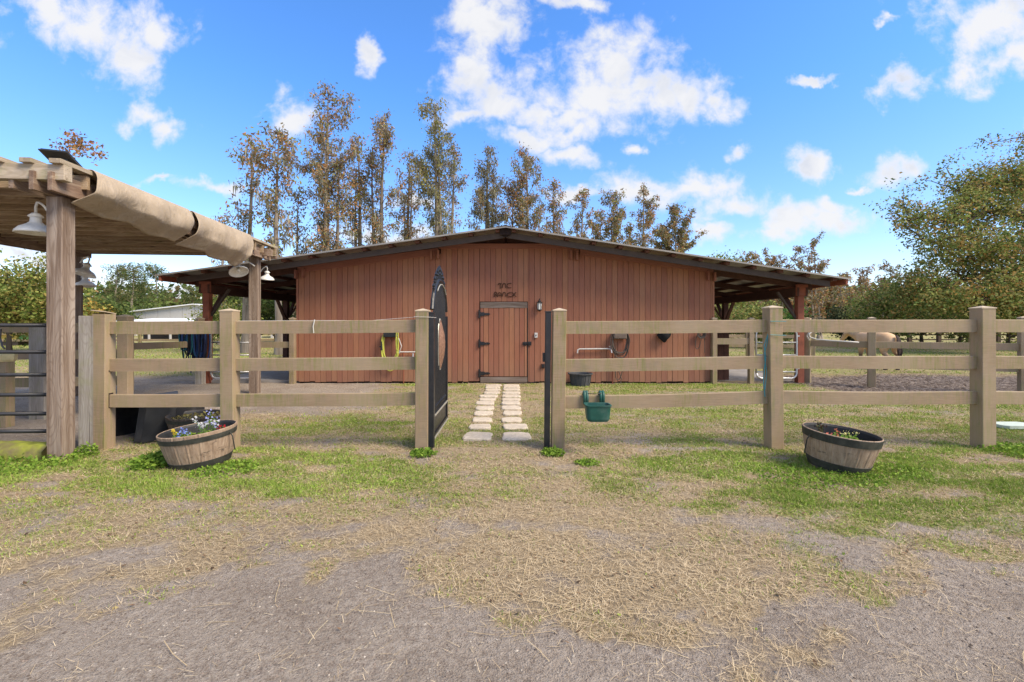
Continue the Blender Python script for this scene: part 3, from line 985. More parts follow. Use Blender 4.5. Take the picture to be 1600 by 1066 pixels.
# wall lantern right of the door
cx, cy = X_(843, 10.9), 10.90
lan = thing('wall_lantern', 'black outdoor wall lantern with clear glass right of the barn door', 'wall lamp', (cx, cy, Z_(477, 10.9)))
z0 = Z_(477, 10.9)
wpart('backplate', MB().box((cx, WY - .03, z0 - .01), (.05, .02, .20), ch=.004).tube([(cx, WY - .03, z0 + .10), (cx, WY - .07, z0 + .15), (cx, cy, z0 + .13)], .007, 6), M['iron'], lan)
wpart('roof', MB().lathe([(0, .155), (.012, .15), (.008, .12), (.03, .105), (.035, .085), (.07, .06), (.072, .05), (0, .05)], 8, (cx, cy, z0)), M['iron'], lan)
wpart('glass', MB().lathe([(.052, .05), (.042, -.10)], 6, (cx, cy, z0)), M['bulb'], lan)
mb = MB()
for k in range(6):
    t_ = k * math.pi / 3
    mb.bar((cx + .055 * math.cos(t_), cy + .055 * math.sin(t_), z0 + .05), (cx + .045 * math.cos(t_), cy + .045 * math.sin(t_), z0 - .10), .008, .008, up=(0.3, .9, 0))
mb.lathe([(.05, -.10), (.05, -.115), (.02, -.13), (0, -.15)], 8, (cx, cy, z0))
wpart('cage', mb, M['iron'], lan)
# switch box and dark outlet
cx, zz = X_(837.5, 10.96), Z_(524, 10.96)
sw = thing('switch_box', 'small pale weatherproof switch box beside the barn door', 'switch', (cx, 10.96, zz))
wpart('box', MB().box((cx, 10.965, zz), (.07, .04, .115)), M['white_plastic'], sw, bevel=.006)
wpart('toggle', MB().box((cx, 10.94, zz), (.02, .012, .03)), M['hose_grey'], sw)
cx, zz = X_(848.5, 10.96), Z_(572, 10.96)
sw = thing('outlet_box', 'dark brown outlet box low on the wall by the gate latch post', 'outlet', (cx, 10.96, zz))
wpart('box', MB().box((cx, 10.963, zz), (.075, .045, .10)), M['red_dark'], sw, bevel=.005)
wpart('cover', MB().box((cx, 10.935, zz + .005), (.06, .01, .075)), M['black_plastic'], sw, bevel=.003)

# hoses on hangers
def loop(cx, y, top, bot, wx, n=20, ph=0.0, lean=0.0):
    P = []
    for i in range(n + 1):
        t_ = 2 * math.pi * i / n
        s_ = math.sin(t_); c_ = math.cos(t_)
        zz = (top + bot) / 2 + (top - bot) / 2 * c_
        xx = cx + wx * (abs(s_) ** .75) * (1 if s_ > 0 else -1) * (1.0 if c_ > 0 else .95 + .05 * c_) + lean * c_
        P.append((xx, y + ph, zz))
    return P
hx = X_(610, 10.9)
t = thing('hanging_hose', 'yellow-green garden hose coiled over a black hanger left of the door', 'hose', (hx, 10.9, 1.2))
for i in range(7):
    wpart('hose_coil', MB().tube(loop(hx + rb.uniform(-.01, .01), 10.88, 1.235 - .004 * i, .32 - .012 + .042 * i + rb.uniform(-.02, .02), .165 + .009 * (i % 4) + rb.uniform(-.006, .006), ph=-.015 * (i % 4) + .01), .011, 6), M['hose_yellow'], t)
for i in range(3):
    wpart('hose_coil', MB().tube(loop(hx + .17, 10.86 - .012 * i, 1.22, .62 + .08 * i, .026, ph=0), .011, 6), M['hose_yellow'], t)
wpart('nozzle', MB().tube([(hx - .19, 10.84, .98), (hx - .185, 10.84, .78)], [.014, .022], 8).box((hx - .21, 10.84, .86), (.05, .02, .03)), M['black_plastic'], t)
t = thing('hose_hanger', 'black box-shaped hose hanger holding the yellow-green hose', 'hose hanger', (hx, 10.95, 1.25))
wpart('hanger_body', MB().box((hx, 10.90, 1.135), (.30, .14, .12), ch=.01), M['black_plastic'], t, bevel=.006)
wpart('front_plate', MB().box((hx, 10.822, 1.135), (.28, .012, .10)), M['black_plastic'], t, bevel=.004)
hx2 = X_(968.5, 10.9)
t = thing('hanging_hose', 'grey-brown hose coiled over a grey hanger right of the door', 'hose', (hx2, 10.9, 1.2))
for i in range(7):
    wpart('hose_coil', MB().tube(loop(hx2 + rb.uniform(-.015, .015), 10.88, 1.24, .72 - .06 * (i % 3) + rb.uniform(-.02, .02), .16 + .022 * (i % 4), ph=-.014 * (i % 4)), .010, 6), M['hose_grey'], t)
wpart('hose_coil', MB().tube(loop(hx2 - .02, 10.88, .62, .10, .085, lean=.03), .010, 6), M['hose_grey'], t)
wpart('hose_coil', MB().tube([(hx2 - .10, 10.87, .85), (hx2 - .12, 10.87, .6), (hx2 - .05, 10.87, .35), (hx2 + .03, 10.87, .12), (hx2 + .0, 10.85, .02)], .010, 6), M['hose_grey'], t)
t = thing('hose_hanger', 'weathered grey box-shaped hose hanger holding the grey-brown hose', 'hose hanger', (hx2, 10.95, 1.22))
wpart('hanger_body', MB().box((hx2, 10.90, 1.12), (.29, .13, .16), ch=.01), M['weath_grey'], t, bevel=.006)
wpart('front_plate', MB().box((hx2, 10.826, 1.12), (.26, .012, .13)), M['weath_grey'], t, bevel=.004)
# PVC water pipes
yw = 10.94
t = thing('water_pipe', 'pale horizontal water pipe with tap near the grey-brown hose', 'pipe', (X_(925, yw), yw, .8))
wpart('pipe', MB().tube([(X_(902, yw), yw - .02, Z_(552, yw)), (X_(902.5, yw), yw - .02, Z_(547, yw)), (X_(905, yw), yw - .02, Z_(545.5, yw)), (X_(951, yw), yw - .02, Z_(545, yw))], .016, 8), M['white_plastic'], t)
wpart('tap', MB().box((X_(953, yw), yw - .03, Z_(545, yw)), (.05, .05, .05)).tube([(X_(953, yw), yw - .05, Z_(545, yw)), (X_(953.5, yw), yw - .12, Z_(547, yw)), (X_(954, yw), yw - .13, Z_(551, yw))], .014, 8).box((X_(953, yw), yw - .07, Z_(541, yw)), (.07, .012, .012)), M['galv'], t)
wpart('pipe', MB().tube([(X_(957, yw), yw - .015, Z_(546, yw)), (X_(957, yw), yw - .015, .0)], .013, 8), M['red_post'], t)
t = thing('water_pipe', 'white plastic water pipe between the yellow hose and the gatepost', 'pipe', (X_(640, yw), yw, .7))
wpart('pipe', MB().tube([(X_(624, yw), yw - .02, Z_(550, yw)), (X_(700, yw), yw - .02, Z_(550, yw))], .014, 8), M['white_plastic'], t)
wpart('pipe', MB().tube([(X_(631, yw), yw - .02, Z_(550, yw)), (X_(631, yw), yw - .02, .0)], .012, 8), M['red_post'], t)
wpart('hose_tail', MB().tube([(X_(621, yw), 10.86, Z_(522, yw)), (X_(626, yw), 10.84, Z_(532, yw)), (X_(629, yw), 10.84, Z_(541, yw)), (X_(626, yw), 10.86, Z_(548, yw))], .010, 6), M['white_plastic'], t)
wpart('tap', MB().box((X_(624, yw), yw - .04, Z_(550, yw)), (.05, .06, .06)).tube([(X_(646, yw), yw - .04, Z_(552, yw)), (X_(646, yw), yw - .06, Z_(560, yw))], .015, 8), M['galv'], t)
# black hay net / bag
bx, bz = X_(1038, 10.88), Z_(524, 10.88)
rr = random.Random(8)
mb = MB().lathe([(.02, .17), (.10, .15), (.135, .08), (.15, 0), (.11, -.07), (.07, -.10), (.03, -.15), (0, -.17)], 14, (bx, 10.87, bz), None, 1, .45, lambda a_, z_: 1 + .22 * math.sin(3 * a_ + 14 * z_) + .16 * math.sin(7 * a_ - 33 * z_))
t = thing('black_bag', 'crumpled black bag hanging on the barn wall', 'bag', (bx, 10.9, bz))
wpart('bag_body', mb, M['black'], t, smooth=True)
wpart('strap', MB().tube([(bx - .05, 10.93, bz + .14), (bx - .03, 10.94, bz + .26), (bx + .02, 10.96, bz + .30), (bx + .05, 10.93, bz + .14)], .009, 6), M['black'], t)
# coiled rope
rx_, rz_ = X_(1095, 10.9), Z_(523, 10.9)
t = thing('coiled_rope', 'dark coiled rope with a long loop near the barn corner', 'rope', (rx_, 10.9, rz_))
for i in range(5):
    wpart('rope_coil', MB().tube([(rx_ + (.05 + .012 * i) * math.cos(a_) + .01, 10.92 - .012 * i, rz_ + .01 + (.05 + .012 * i) * math.sin(a_)) for a_ in [j * math.pi / 8 for j in range(17)]], .008, 5), M['hose_grey'], t)
wpart('rope_loop', MB().tube(loop(rx_ - .06, 10.90, rz_ + .02, rz_ - .33, .06, lean=.025), .009, 5), M['hose_grey'], t)
wpart('rope_tail', MB().tube([(rx_ + .08, 10.92, rz_), (rx_ + .10, 10.92, rz_ - .2), (rx_ + .095, 10.92, rz_ - .42)], .008, 5), M['hose_grey'], t)
# grey rubber tub
tx = X_(907, 10.6)
t = thing('rubber_tub', 'grey rubber feed tub standing by the barn wall', 'tub', (tx, 10.62, 0))
wpart('tub_body', MB().lathe([(0, .0), (.20, 0), (.205, .01), (.225, .12), (.245, .25), (.275, .255), (.28, .28), (.262, .285), (.24, .27), (.20, .03), (0, .03)], 28, (tx, 10.62, 0)), M['grey_tub'], t, smooth=False)
mb = MB()
for k in range(16):
    a_ = k * math.pi / 8
    mb.bar((tx + .214 * math.cos(a_), 10.62 + .214 * math.sin(a_), .03), (tx + .247 * math.cos(a_), 10.62 + .247 * math.sin(a_), .25), .014, .01, up=(math.cos(a_), math.sin(a_), 0))
wpart('ribs', mb, M['grey_tub'], t)

# ------------------------------------------------------------------ stepping stones
rs = random.Random(21)
def stone(px0, px1, py0, py1, label):
    Ya = F * H / (py1 - HOR); Yb = F * H / (py0 - HOR); Ym = (Ya + Yb) / 2
    x0, x1 = X_(px0, Ym), X_(px1, Ym)
    cx, cy = (x0 + x1) / 2, Ym
    hw, hd = (x1 - x0) / 2, (Yb - Ya) / 2 * .84
    n = 22; ring = []
    for k in range(n):
        a_ = 2 * math.pi * k / n
        sx = math.copysign(abs(math.cos(a_)) ** .42, math.cos(a_)); sy = math.copysign(abs(math.sin(a_)) ** .42, math.sin(a_))
        j = 1 + rs.uniform(-.075, .075)
        ring.append((sx * hw * j, sy * hd * j))
    mb = MB(); vs = []
    tilt = (rs.uniform(-.01, .01), rs.uniform(-.012, .012))
    vs += [(a_ * 1.02, b_ * 1.02, -.05) for a_, b_ in ring]
    vs += [(a_, b_, .020 + rs.uniform(-.003, .003) + tilt[0] * a_ + tilt[1] * b_) for a_, b_ in ring]
    vs += [(a_ * .93, b_ * .9, .030 + rs.uniform(-.003, .003) + tilt[0] * a_ + tilt[1] * b_) for a_, b_ in ring]
    vs.append((0, 0, .032))
    fs = []
    for k in range(n):
        k2 = (k + 1) % n
        fs += [(k, k2, n + k2, n + k), (n + k, n + k2, 2 * n + k2, 2 * n + k), (2 * n + k, 2 * n + k2, 3 * n)]
    mb.add(vs, fs)
    o = obj('stepping_stone', mb, M['stone'], None, loc=(cx, cy, gz(cx, cy)))
    o.rotation_euler = (0, 0, rs.uniform(-.05, .05))
    tag(o, label, 'stepping stone', 'stepping stones leading to the barn door')
rows = [(676.5, 690.5, 724, 769, 784, 829), (665, 674, 733, 767, 786, 824), (653.5, 661.5, 738, 769, 783.5, 815), (643.5, 650.5, 741, 770, 786, 815.5), (635.8, 642, 743, 771.5, 784.5, 813.5), (628.7, 634, 744, 772, 784, 813), (623.2, 627.6, 749, 774, 784.5, 813), (618.5, 622.2, 749.5, 778, 784.5, 813), (613.6, 617.2, 756, 781, 785, 813.5), (609.3, 612.6, 758, 782, 785.5, 813), (605.6, 608.6, 758, 781, 786, 812), (602.6, 604.8, 758, 784, 786.5, 811)]
ordn = ['nearest the iron gate', 'second from the iron gate', 'third from the iron gate', 'fourth from the iron gate', 'fifth from the iron gate', 'sixth from the iron gate', 'sixth from the barn door', 'fifth from the barn door', 'fourth from the barn door', 'third from the barn door', 'second from the barn door', 'right before the barn door']
for i, (a_, b_, l0, l1, r0, r1) in enumerate(rows):
    stone(l0, l1, a_, b_, 'pale flat stepping stone in the left column, ' + ordn[i])
    stone(r0, r1, a_, b_, 'pale flat stepping stone in the right column, ' + ordn[i])
sx_, sy_ = X_(1583, 6.35), 6.35
o = obj('stone_slab', MB().box((0, 0, .01), (.48, .28, .04), ch=.05), M['pale_slab'], None, loc=(sx_, sy_, .02)); tag(o, 'pale greenish flat slab lying in the grass past the rightmost fence post', 'slab')

# ------------------------------------------------------------------ tan board fences
FD = 5.23
def fpost(par, x, y, w_=.147, h=1.535, cap=True, rot=0.0, lean=0.0, name='post'):
    m_ = Matrix.Rotation(rot, 3, 'Z') @ Matrix.Rotation(lean, 3, 'Y')
    z0 = gz(x, y)
    p = wpart(name, MB().box(Vector((x, y, 0)) + m_ @ Vector((0, 0, (h + z0) / 2 - .03)), (w_, w_, h - z0 + .06), m_, ch=.006), M['fence'], par)
    if cap:
        top = Vector((x, y, 0)) + m_ @ Vector((0, 0, h))
        s2 = w_ / 2 + .004
        vs = [m_ @ Vector((a_ * s2, b_ * s2, z_)) + top for z_ in (-.0, .012) for a_, b_ in ((-1, -1), (1, -1), (1, 1), (-1, 1))] + [m_ @ Vector((0, 0, .034)) + top]
        wpart('cap', MB().add(vs, [(3, 2, 1, 0), (0, 1, 5, 4), (1, 2, 6, 5), (2, 3, 7, 6), (3, 0, 4, 7), (4, 5, 8), (5, 6, 8), (6, 7, 8), (7, 4, 8)]), M['fence_cap'], p)
    return p
def frail(par, a, b, h=.142, th=.042, mat='fence', sag=0.0):
    a, b = Vector(a), Vector(b)
    n = 8
    mb = MB()
    pts = [a.lerp(b, i / n) + Vector((0, 0, -sag * math.sin(math.pi * i / n))) for i in range(n + 1)]
    d = (b - a).normalized(); s_ = Vector((d.y, -d.x, 0)).normalized() * th / 2
    vs = []
    for p in pts:
        for (q, z_) in ((s_, -h / 2), (s_, h / 2 - .006), (s_ * .8, h / 2), (-s_ * .8, h / 2), (-s_, h / 2 - .006), (-s_, -h / 2)):
            vs.append(p + q + Vector((0, 0, z_)))
    fs = []
    for i in range(n):
        for k in range(6): fs.append((i * 6 + k, i * 6 + (k + 1) % 6, (i + 1) * 6 + (k + 1) % 6, (i + 1) * 6 + k))
    fs += [tuple(range(6))[::-1], tuple(range(n * 6, n * 6 + 6))]
    mb.add(vs, fs)
    return wpart('rail', mb, M[mat], par)
ys = FD + .07
xA, xB, xC = -4.57, -3.15, -1.00
fl = thing('board_fence', 'near tan three-rail board fence left of the gateway, behind the flower tub', 'fence', (-3, ys, 0))
pa = fpost(fl, xA, ys, .150, 1.50, cap=False, lean=.004)
# first post has lost its cap: dark plate paints the shade in its hollow, tilted lid above
wpart('loose_cap', MB().box((xA, ys, 1.525), (.155, .155, .010), Matrix.Rotation(.10, 3, 'Y') @ Matrix.Rotation(-.14, 3, 'X')), M['fence_cap'], pa)
wpart('hollow_shade', MB().box((xA, ys, 1.504), (.12, .12, .010)), M['backing'], pa)
fpost(fl, xB, ys, .147, 1.53, lean=-.006)
fpost(fl, xC, ys, .145, 1.53, lean=.003)
for (zt) in (1.350, .935, .535):
    frail(fl, (xA + .02, ys + .005, zt - .004 if zt < 1.3 else zt), (xB, ys + .005, zt + .003), sag=.003)
    frail(fl, (xB, ys + .005, zt + .003), (xC, ys + .005, zt + .018), sag=.004)
for zt in (1.35, .935, .535):
    wpart('rail_socket', MB().box((xA + .0765, ys + .005, zt), (.004, .062, .166)), M['backing'], pa)
# white string over the top rail and round the gatepost
st_ = thing('white_string', 'thin white string tied round the left gatepost and top rail', 'string', (xC, ys, 1.46))
zs = 1.47
wpart('string', MB().tube([(xC - .08, ys - .08, zs), (xC + .075, ys - .08, zs - .004), (xC + .16, ys - .05, zs - .01)], .0022, 5).tube([(xC - .08, ys - .08, zs), (xC - .08, ys + .08, zs), (xC - .6, ys + .03, 1.428), (xC - 1.2, ys + .0, 1.43), (xB - .0, ys + .03, 1.424)], .0022, 5)
      .tube([(X_(491, ys - .04), ys - .03, 1.44), (X_(489, ys - .04), ys - .035, 1.36), (X_(490, ys - .04), ys - .035, 1.29)], .006, 5), M['white_plastic'], st_)
xD, xE, xF, xG = .51, 2.935, 5.27, 7.55
fr = thing('board_fence', 'near tan three-rail board fence right of the gateway, behind the right tub', 'fence', (3, ys, 0))
fpost(fr, xD, ys, .147, 1.535, lean=.012)
fpost(fr, xE, ys + .01, .150, 1.565, lean=-.012, rot=.05)
fpost(fr, xF, ys, .155, 1.56, lean=-.004)
fpost(fr, xG, ys, .155, 1.56)
zz_ = {xD: (1.350, .925, .515), xE: (1.370, .965, .575), xF: (1.370, .962, .570), xG: (1.37, .965, .57)}
for a_, b_ in ((xD, xE), (xE, xF), (xF, xG)):
    for k in range(3): frail(fr, (a_, ys + .005, zz_[a_][k]), (b_, ys + .005, zz_[b_][k]), sag=.004 if k < 2 else .012)
tw = thing('baling_twine', 'blue-green twine knotted round the fence post right of the green feeder', 'twine', (xE, ys, 1.3))
wpart('twine', MB().tube([(xE - .085, ys - .075, 1.42), (xE + .08, ys - .09, 1.42), (xE + .085, ys + .07, 1.42)], .003, 5).tube([(xE - .085, ys - .075, 1.27), (xE + .08, ys - .09, 1.265), (xE + .085, ys + .07, 1.27)], .003, 5)
      .tube([(xE - .085, ys - .03, 1.28), (xE - .125, ys - .02, 1.15), (xE - .105, ys - .02, 1.02), (xE - .12, ys - .02, .90), (xE - .13, ys - .02, .75), (xE - .115, ys - .02, .58)], .005, 5)
      .tube([(xE - .085, ys - .03, 1.27), (xE - .10, ys - .03, 1.16), (xE - .125, ys - .02, 1.05), (xE - .10, ys - .03, .85), (xE - .12, ys - .03, .66)], .004, 5), plain('blue_green_twine', (.05, .30, .34), .6), tw)

# green hook-over feeder on the lower rail
fx, fy = X_(930.5, 5.12), 5.10
t = thing('fence_feeder', 'green plastic feeder hooked over the lower rail right of the gateway', 'feeder', (fx, fy, .5))
mb = MB()
def rrect(hw, hd, r_, n=5):
    out = []
    for (sx, sy, a0) in ((1, 1, 0), (-1, 1, 90), (-1, -1, 180), (1, -1, 270)):
        for k in range(n):
            a_ = R(a0 + 90 * k / (n - 1)); out.append((sx * (hw - r_) + r_ * math.cos(a_), sy * (hd - r_) + r_ * math.sin(a_)))
    return out
fyc = fy - .02
prof = [(.065, .04, .365), (.105, .075, .37), (.117, .085, .395), (.127, .095, .505), (.131, .10, .53), (.137, .105, .534), (.137, .105, .545), (.124, .092, .545), (.118, .085, .50), (.105, .07, .39)]
rings = [[(fx + a_, fyc - .075 + b_, z_) for a_, b_ in rrect(hw, hd, min(.04, hd * .6))] for hw, hd, z_ in prof]
nr = len(rings[0]); vs = [p for r_ in rings for p in r_]; fs = []
for i in range(len(rings) - 1):
    for k in range(nr): fs.append((i * nr + k, i * nr + (k + 1) % nr, (i + 1) * nr + (k + 1) % nr, (i + 1) * nr + k))
fs += [tuple(range(nr))[::-1], tuple(range((len(rings) - 1) * nr, len(rings) * nr))]
wpart('tray', MB().add(vs, fs), M['green_plastic'], t, smooth=False)
for hx_ in (X_(919, 5.1), X_(945, 5.1)):
    mb = MB()
    pts = [(hx_, ys - .045, .50), (hx_, ys - .05, .585), (hx_, ys - .035, .622), (hx_, ys + .0, .632), (hx_, ys + .035, .612), (hx_, ys + .04, .54)]
    for dx_ in (-.014, .014): mb.tube([(p[0] + dx_, p[1] - (.006 if dx_ == 0 else 0), p[2]) for p in pts], .017, 8)
    wpart('hook', mb, M['green_plastic'], t, smooth=True)
wpart('wire', MB().tube([(X_(922, 5.1), ys - .05, .622), (X_(934, 5.1), ys - .06, .616), (X_(944, 5.1), ys - .05, .622)], .004, 5), M['iron'], t)

# rear tan fences
def fence_line(name, label, pts, rails, ph=1.5, w_=.13, cap=True, rh=.14, mat='fence'):
    f_ = thing(name, label, 'fence', (pts[0][0], pts[0][1], 0))
    for i, (x, y) in enumerate(pts):
        d = Vector(pts[min(i + 1, len(pts) - 1)]) - Vector(pts[max(i - 1, 0)])
        rot = math.atan2(d.y, d.x)
        if mat == 'fence': fpost(f_, x, y, w_, ph, cap=cap, rot=rot)
        else: wpart('post', MB().box((x, y, ph / 2), (w_, w_, ph), Matrix.Rotation(rot, 3, 'Z')), M[mat], f_)
    for a_, b_ in zip(pts[:-1], pts[1:]):
        for z_ in rails: frail(f_, (*a_, z_), (*b_, z_), h=rh, th=.04, mat=mat)
    return f_
fence_line('board_fence', 'tan fence between the muddy pen and the yard on the right', [(6.95, 11.15), (7.82, 10.30), (10.1, 9.35), (12.4, 8.4)], (1.33, .93, .50), w_=.14)
fence_line('board_fence', 'tan fence run behind the black box, ending at the left barn post', [(-7.18, 10.9), (-7.87, 9.72)], (1.32, .92, .48), w_=.14)
fence_line('board_fence', 'short tan fence panel across the right aisle at the barn corner', [(4.66, 10.93), (5.53, 10.97)], (1.33, .98), w_=.11)
fence_line('board_fence', 'short tan fence panel across the left aisle at the barn corner', [(-5.06, 10.93), (-5.92, 10.97)], (1.33, .90), w_=.12)
fence_line('board_fence', 'tan fence behind the black tube gate at the left edge', [(-5.92, 7.25), (-7.9, 6.9), (-10.2, 6.7)], (1.33, .93, .52), w_=.15)
# far pasture fences
fence_line('board_fence', 'thin tan pasture fence far away on the left', [(-33 + 2.45 * i, 25.5 + .18 * i) for i in range(10)], (1.15, .82, .45), ph=1.3, rh=.11, w_=.13)
fence_line('board_fence', 'tan fence receding into the field behind the horse', [(12.2, 19.2), (13.4, 21.4), (14.6, 23.6), (15.8, 25.8), (17.0, 28.0), (18.2, 30.2), (19.4, 32.4), (20.6, 34.6)], (1.1, .75, .4), ph=1.25, rh=.12)
fence_line('board_fence', 'tan pasture fence seen through the right lean-to', [(7.5, 20.2), (9.9, 19.9), (12.2, 19.2)], (1.25, .85, .45), ph=1.35, rh=.13)
fence_line('board_fence', 'second tan pasture fence deeper behind the right lean-to', [(8.5 + 2.4 * i, 29) for i in range(4)], (1.2, .8, .42), ph=1.35, rh=.13)
fence_line('board_fence', 'dark brown three-rail pasture fence on the far right', [(24.5, 35.0)] + [(26.9 + 2.05 * i, 34.6 - .1 * i) for i in range(8)], (.90, .55, .20), ph=1.02, rh=.09, w_=.22, mat='brown_fence')
fence_line('board_fence', 'thin tan pasture fence seen through the left lean-to', [(-17.5 + 2.4 * i, 27.6) for i in range(4)], (1.1, .78, .42), ph=1.25, rh=.11, w_=.12)

# galvanised tube gates in the aisles
def tubegate(x0, x1, y, label, open_=0.0):
    t = thing('tube_gate', label, 'gate', (x0, y, 0))
    z0, z1 = .12, 1.26; r_ = .12
    fr_ = [(x0, y, z0 + r_), (x0, y, z1 - r_)] + [(x0 + r_ - r_ * math.cos(R(a_)), y, z1 - r_ + r_ * math.sin(R(a_))) for a_ in (30, 60, 90)] + [(x1 - r_ + r_ * math.sin(R(a_)), y, z1 - r_ + r_ * math.cos(R(a_))) for a_ in (0, 30, 60, 90)]
    fr_ += [(x1, y, z0 + r_)] + [(x1 - r_ + r_ * math.cos(R(a_)), y, z0 + r_ - r_ * math.sin(R(a_))) for a_ in (30, 60, 90)] + [(x0 + r_, y, z0), (x0 + r_ * .3, y, z0 + r_ * .3), (x0, y, z0 + r_)]
    wpart('gate_frame', MB().tube(fr_, .022, 8), M['galv'], t, smooth=True)
    for z_ in (.27, .45, .66, .95): wpart('bar', MB().tube([(x0, y, z_), (x1, y, z_)], .017, 8), M['galv'], t, smooth=True)
    wpart('stay', MB().tube([(x0 + .33, y + .02, z0), (x0 + .33, y + .02, z1)], .012, 6), M['galv'], t)
    for z_ in (.35, 1.1): wpart('hinge', MB().box((x1 + .03, y, z_), (.06, .03, .03)), M['galv'], t)
    return t
tubegate(5.66, 6.60, 10.98, 'galvanised tube gate closing the right aisle of the barn')
tubegate(-6.98, -6.0, 10.98, 'galvanised tube gate closing the left aisle of the barn')
# dark stall partition in the right aisle
t = thing('stall_panel', 'dark red-brown half-height stall panel in the right aisle', 'panel', (4.9, 11.35, 0))
for i in range(4): wpart('board', MB().box((4.76 + .125 * i, 11.35, .65), (.118, .03, 1.22)), M['red_dark'], t)
wpart('rail', MB().box((4.95, 11.32, 1.20), (.50, .03, .09)), M['red_dark'], t)

# white hose over the pen fence
t = thing('white_hose', 'white hose looped over the middle rail before the horse', 'hose', (7.3, 10.9, 1))
P = [(X_(a_, Y_), Y_ - .04, Z_(b_, Y_)) for a_, b_, Y_ in ((1263, 532, 10.95), (1259, 525, 10.95), (1263, 519, 10.9), (1270, 515.5, 10.9), (1262, 522, 10.85), (1264, 527, 10.85), (1275, 530.5, 10.75), (1300, 532.5, 10.55), (1322, 533.8, 10.4), (1340, 535, 10.32))]
wpart('hose', MB().tube(P, .016, 6), M['white_plastic'], t, smooth=True)

# halters and lead ropes at the left barn post
ropec = [plain('blue_rope', (.012, .04, .13), .8), plain('teal_rope', (.02, .12, .15), .8), plain('navy_rope', (.008, .012, .04), .85), M['black']]
hx0 = X_(323, 10.8)
t = thing('halter_bundle', 'bundle of blue, teal and black halters hanging on the left lean-to post', 'halters', (hx0 - .2, 10.8, 1.2))
rr = random.Random(4)
for i in range(46):
    cx = hx0 - .24 + rr.uniform(-.20, .26); bot = rr.choice([.62, .7, .78, .55, .85, .66]) + rr.uniform(-.05, .05)
    if i < 3: bot = .28 + .1 * i
    wd_ = rr.uniform(.035, .10)
    o = wpart('halter_strap', MB().tube(loop(cx, 10.78 - rr.uniform(0, .14), 1.30 + rr.uniform(-.05, .03), bot, wd_, n=14, lean=rr.uniform(-.04, .04)), rr.choice([.010, .014, .018]), 5), rr.choice([ropec[0], ropec[0], ropec[1], ropec[2], ropec[3]]), t)
wpart('hook', MB().box((hx0 - .12, 10.86, 1.30), (.34, .04, .05)), M['black'], t)
o = obj('salvaged_post', MB().box((0, 0, .40), (.17, .15, .80), ch=.01), M['grey_board'], None, loc=(X_(314, 10.9), 10.88, 0)); tag(o, 'short grey weathered post beside the left lean-to post, below the halters', 'post')

# ------------------------------------------------------------------ ornate iron gate, standing open
GXc = -.905
gy0, gy1 = 5.36, 6.50
t = thing('iron_gate', 'tall black ornamental iron gate with copper medallion, swung open inward', 'gate', (GXc, gy0, 0))
gc = (gy0 + gy1) / 2; hw = (gy1 - gy0) / 2
def arch(yy): return 1.47 + .46 * math.sqrt(max(0, 1 - ((yy - gc) / (hw)) ** 2))
wpart('frame', MB().box((GXc, gy0 + .022, .80), (.05, .044, 1.38)).box((GXc, gy1 - .022, .80), (.05, .044, 1.38)).box((GXc, gc, .11), (.05, gy1 - gy0, .05)), M['iron'], t)
wpart('frame_arch', MB().tube([(GXc, yy, arch(yy)) for yy in np.linspace(gy0 + .01, gy1 - .01, 25)], .024, 8), M['iron'], t)
wpart('inner_arch', MB().tube([(GXc + .03, yy, arch(yy) - .05) for yy in np.linspace(gc - .36, gc + .36, 19)], .007, 6), M['iron_edge'], t)
wpart('kick_panel', MB().box((GXc, gc, .225), (.014, gy1 - gy0 - .08, .20)), M['iron'], t)
wpart('mid_rail', MB().box((GXc, gc, .335), (.045, gy1 - gy0 - .09, .035)), M['iron'], t)
wpart('rail_strip', MB().box((GXc + .027, gc, .345), (.008, gy1 - gy0 - .09, .018)), M['iron_edge'], t)
wpart('bottom_strip', MB().box((GXc + .03, gc, .098), (.008, gy1 - gy0 - .02, .018)), M['iron_edge'], t)
for i, yy in enumerate(np.linspace(gy0 + .12, gy1 - .12, 11)):
    wpart('baluster', MB().tube([(GXc, yy, .34), (GXc, yy, arch(yy) - .01)], .0095, 6), M['iron'], t)
    mb = MB().lathe([(.005, 0), (.020, .025), (.006, .05)], 6, (GXc, yy, .40))
    wpart('collar', mb, M['iron'], t)
for i, yy in enumerate(np.linspace(gc - .46, gc + .46, 11)):
    hh = .13 + .07 * (1 - abs(yy - gc) / .46)
    z_ = arch(yy)
    wpart('finial', MB().lathe([(.008, -.02), (.008, hh * .35), (.024, hh * .45), (.010, hh * .55), (.020, hh * .70), (.0, hh)], 6, (GXc, yy, z_)).tube([(GXc, yy - .03, z_ + .02), (GXc, yy - .045, z_ + hh * .5), (GXc, yy - .02, z_ + hh * .55)], .005, 5).tube([(GXc, yy + .03, z_ + .02), (GXc, yy + .045, z_ + hh * .5), (GXc, yy + .02, z_ + hh * .55)], .005, 5), M['iron'], t)
# medallion: oval ring and relief
mz = 1.135; a_r = .155
mb = MB()
ring = [(GXc, gc + a_r * math.cos(a_), mz + .315 * math.sin(a_)) for a_ in [k * math.pi / 16 for k in range(33)]]
wpart('medallion_ring', MB().tube(ring, .010, 6), M['iron_edge'], t)
n1, n2 = 8, 24; vs = []; fs = []
rr = random.Random(6)
for i in range(n1 + 1):
    for k in range(n2):
        a_ = 2 * math.pi * k / n2; f_ = i / n1
        vs.append((GXc + .012 + .045 * (1 - f_ ** 2) + rr.uniform(0, .016) * (1 - f_), gc + .148 * f_ * math.cos(a_), mz + .305 * f_ * math.sin(a_)))
for i in range(n1):
    for k in range(n2): fs.append((i * n2 + k, i * n2 + (k + 1) % n2, (i + 1) * n2 + (k + 1) % n2, (i + 1) * n2 + k))
wpart('medallion', MB().add(vs, fs), M['copper'], t, smooth=True)
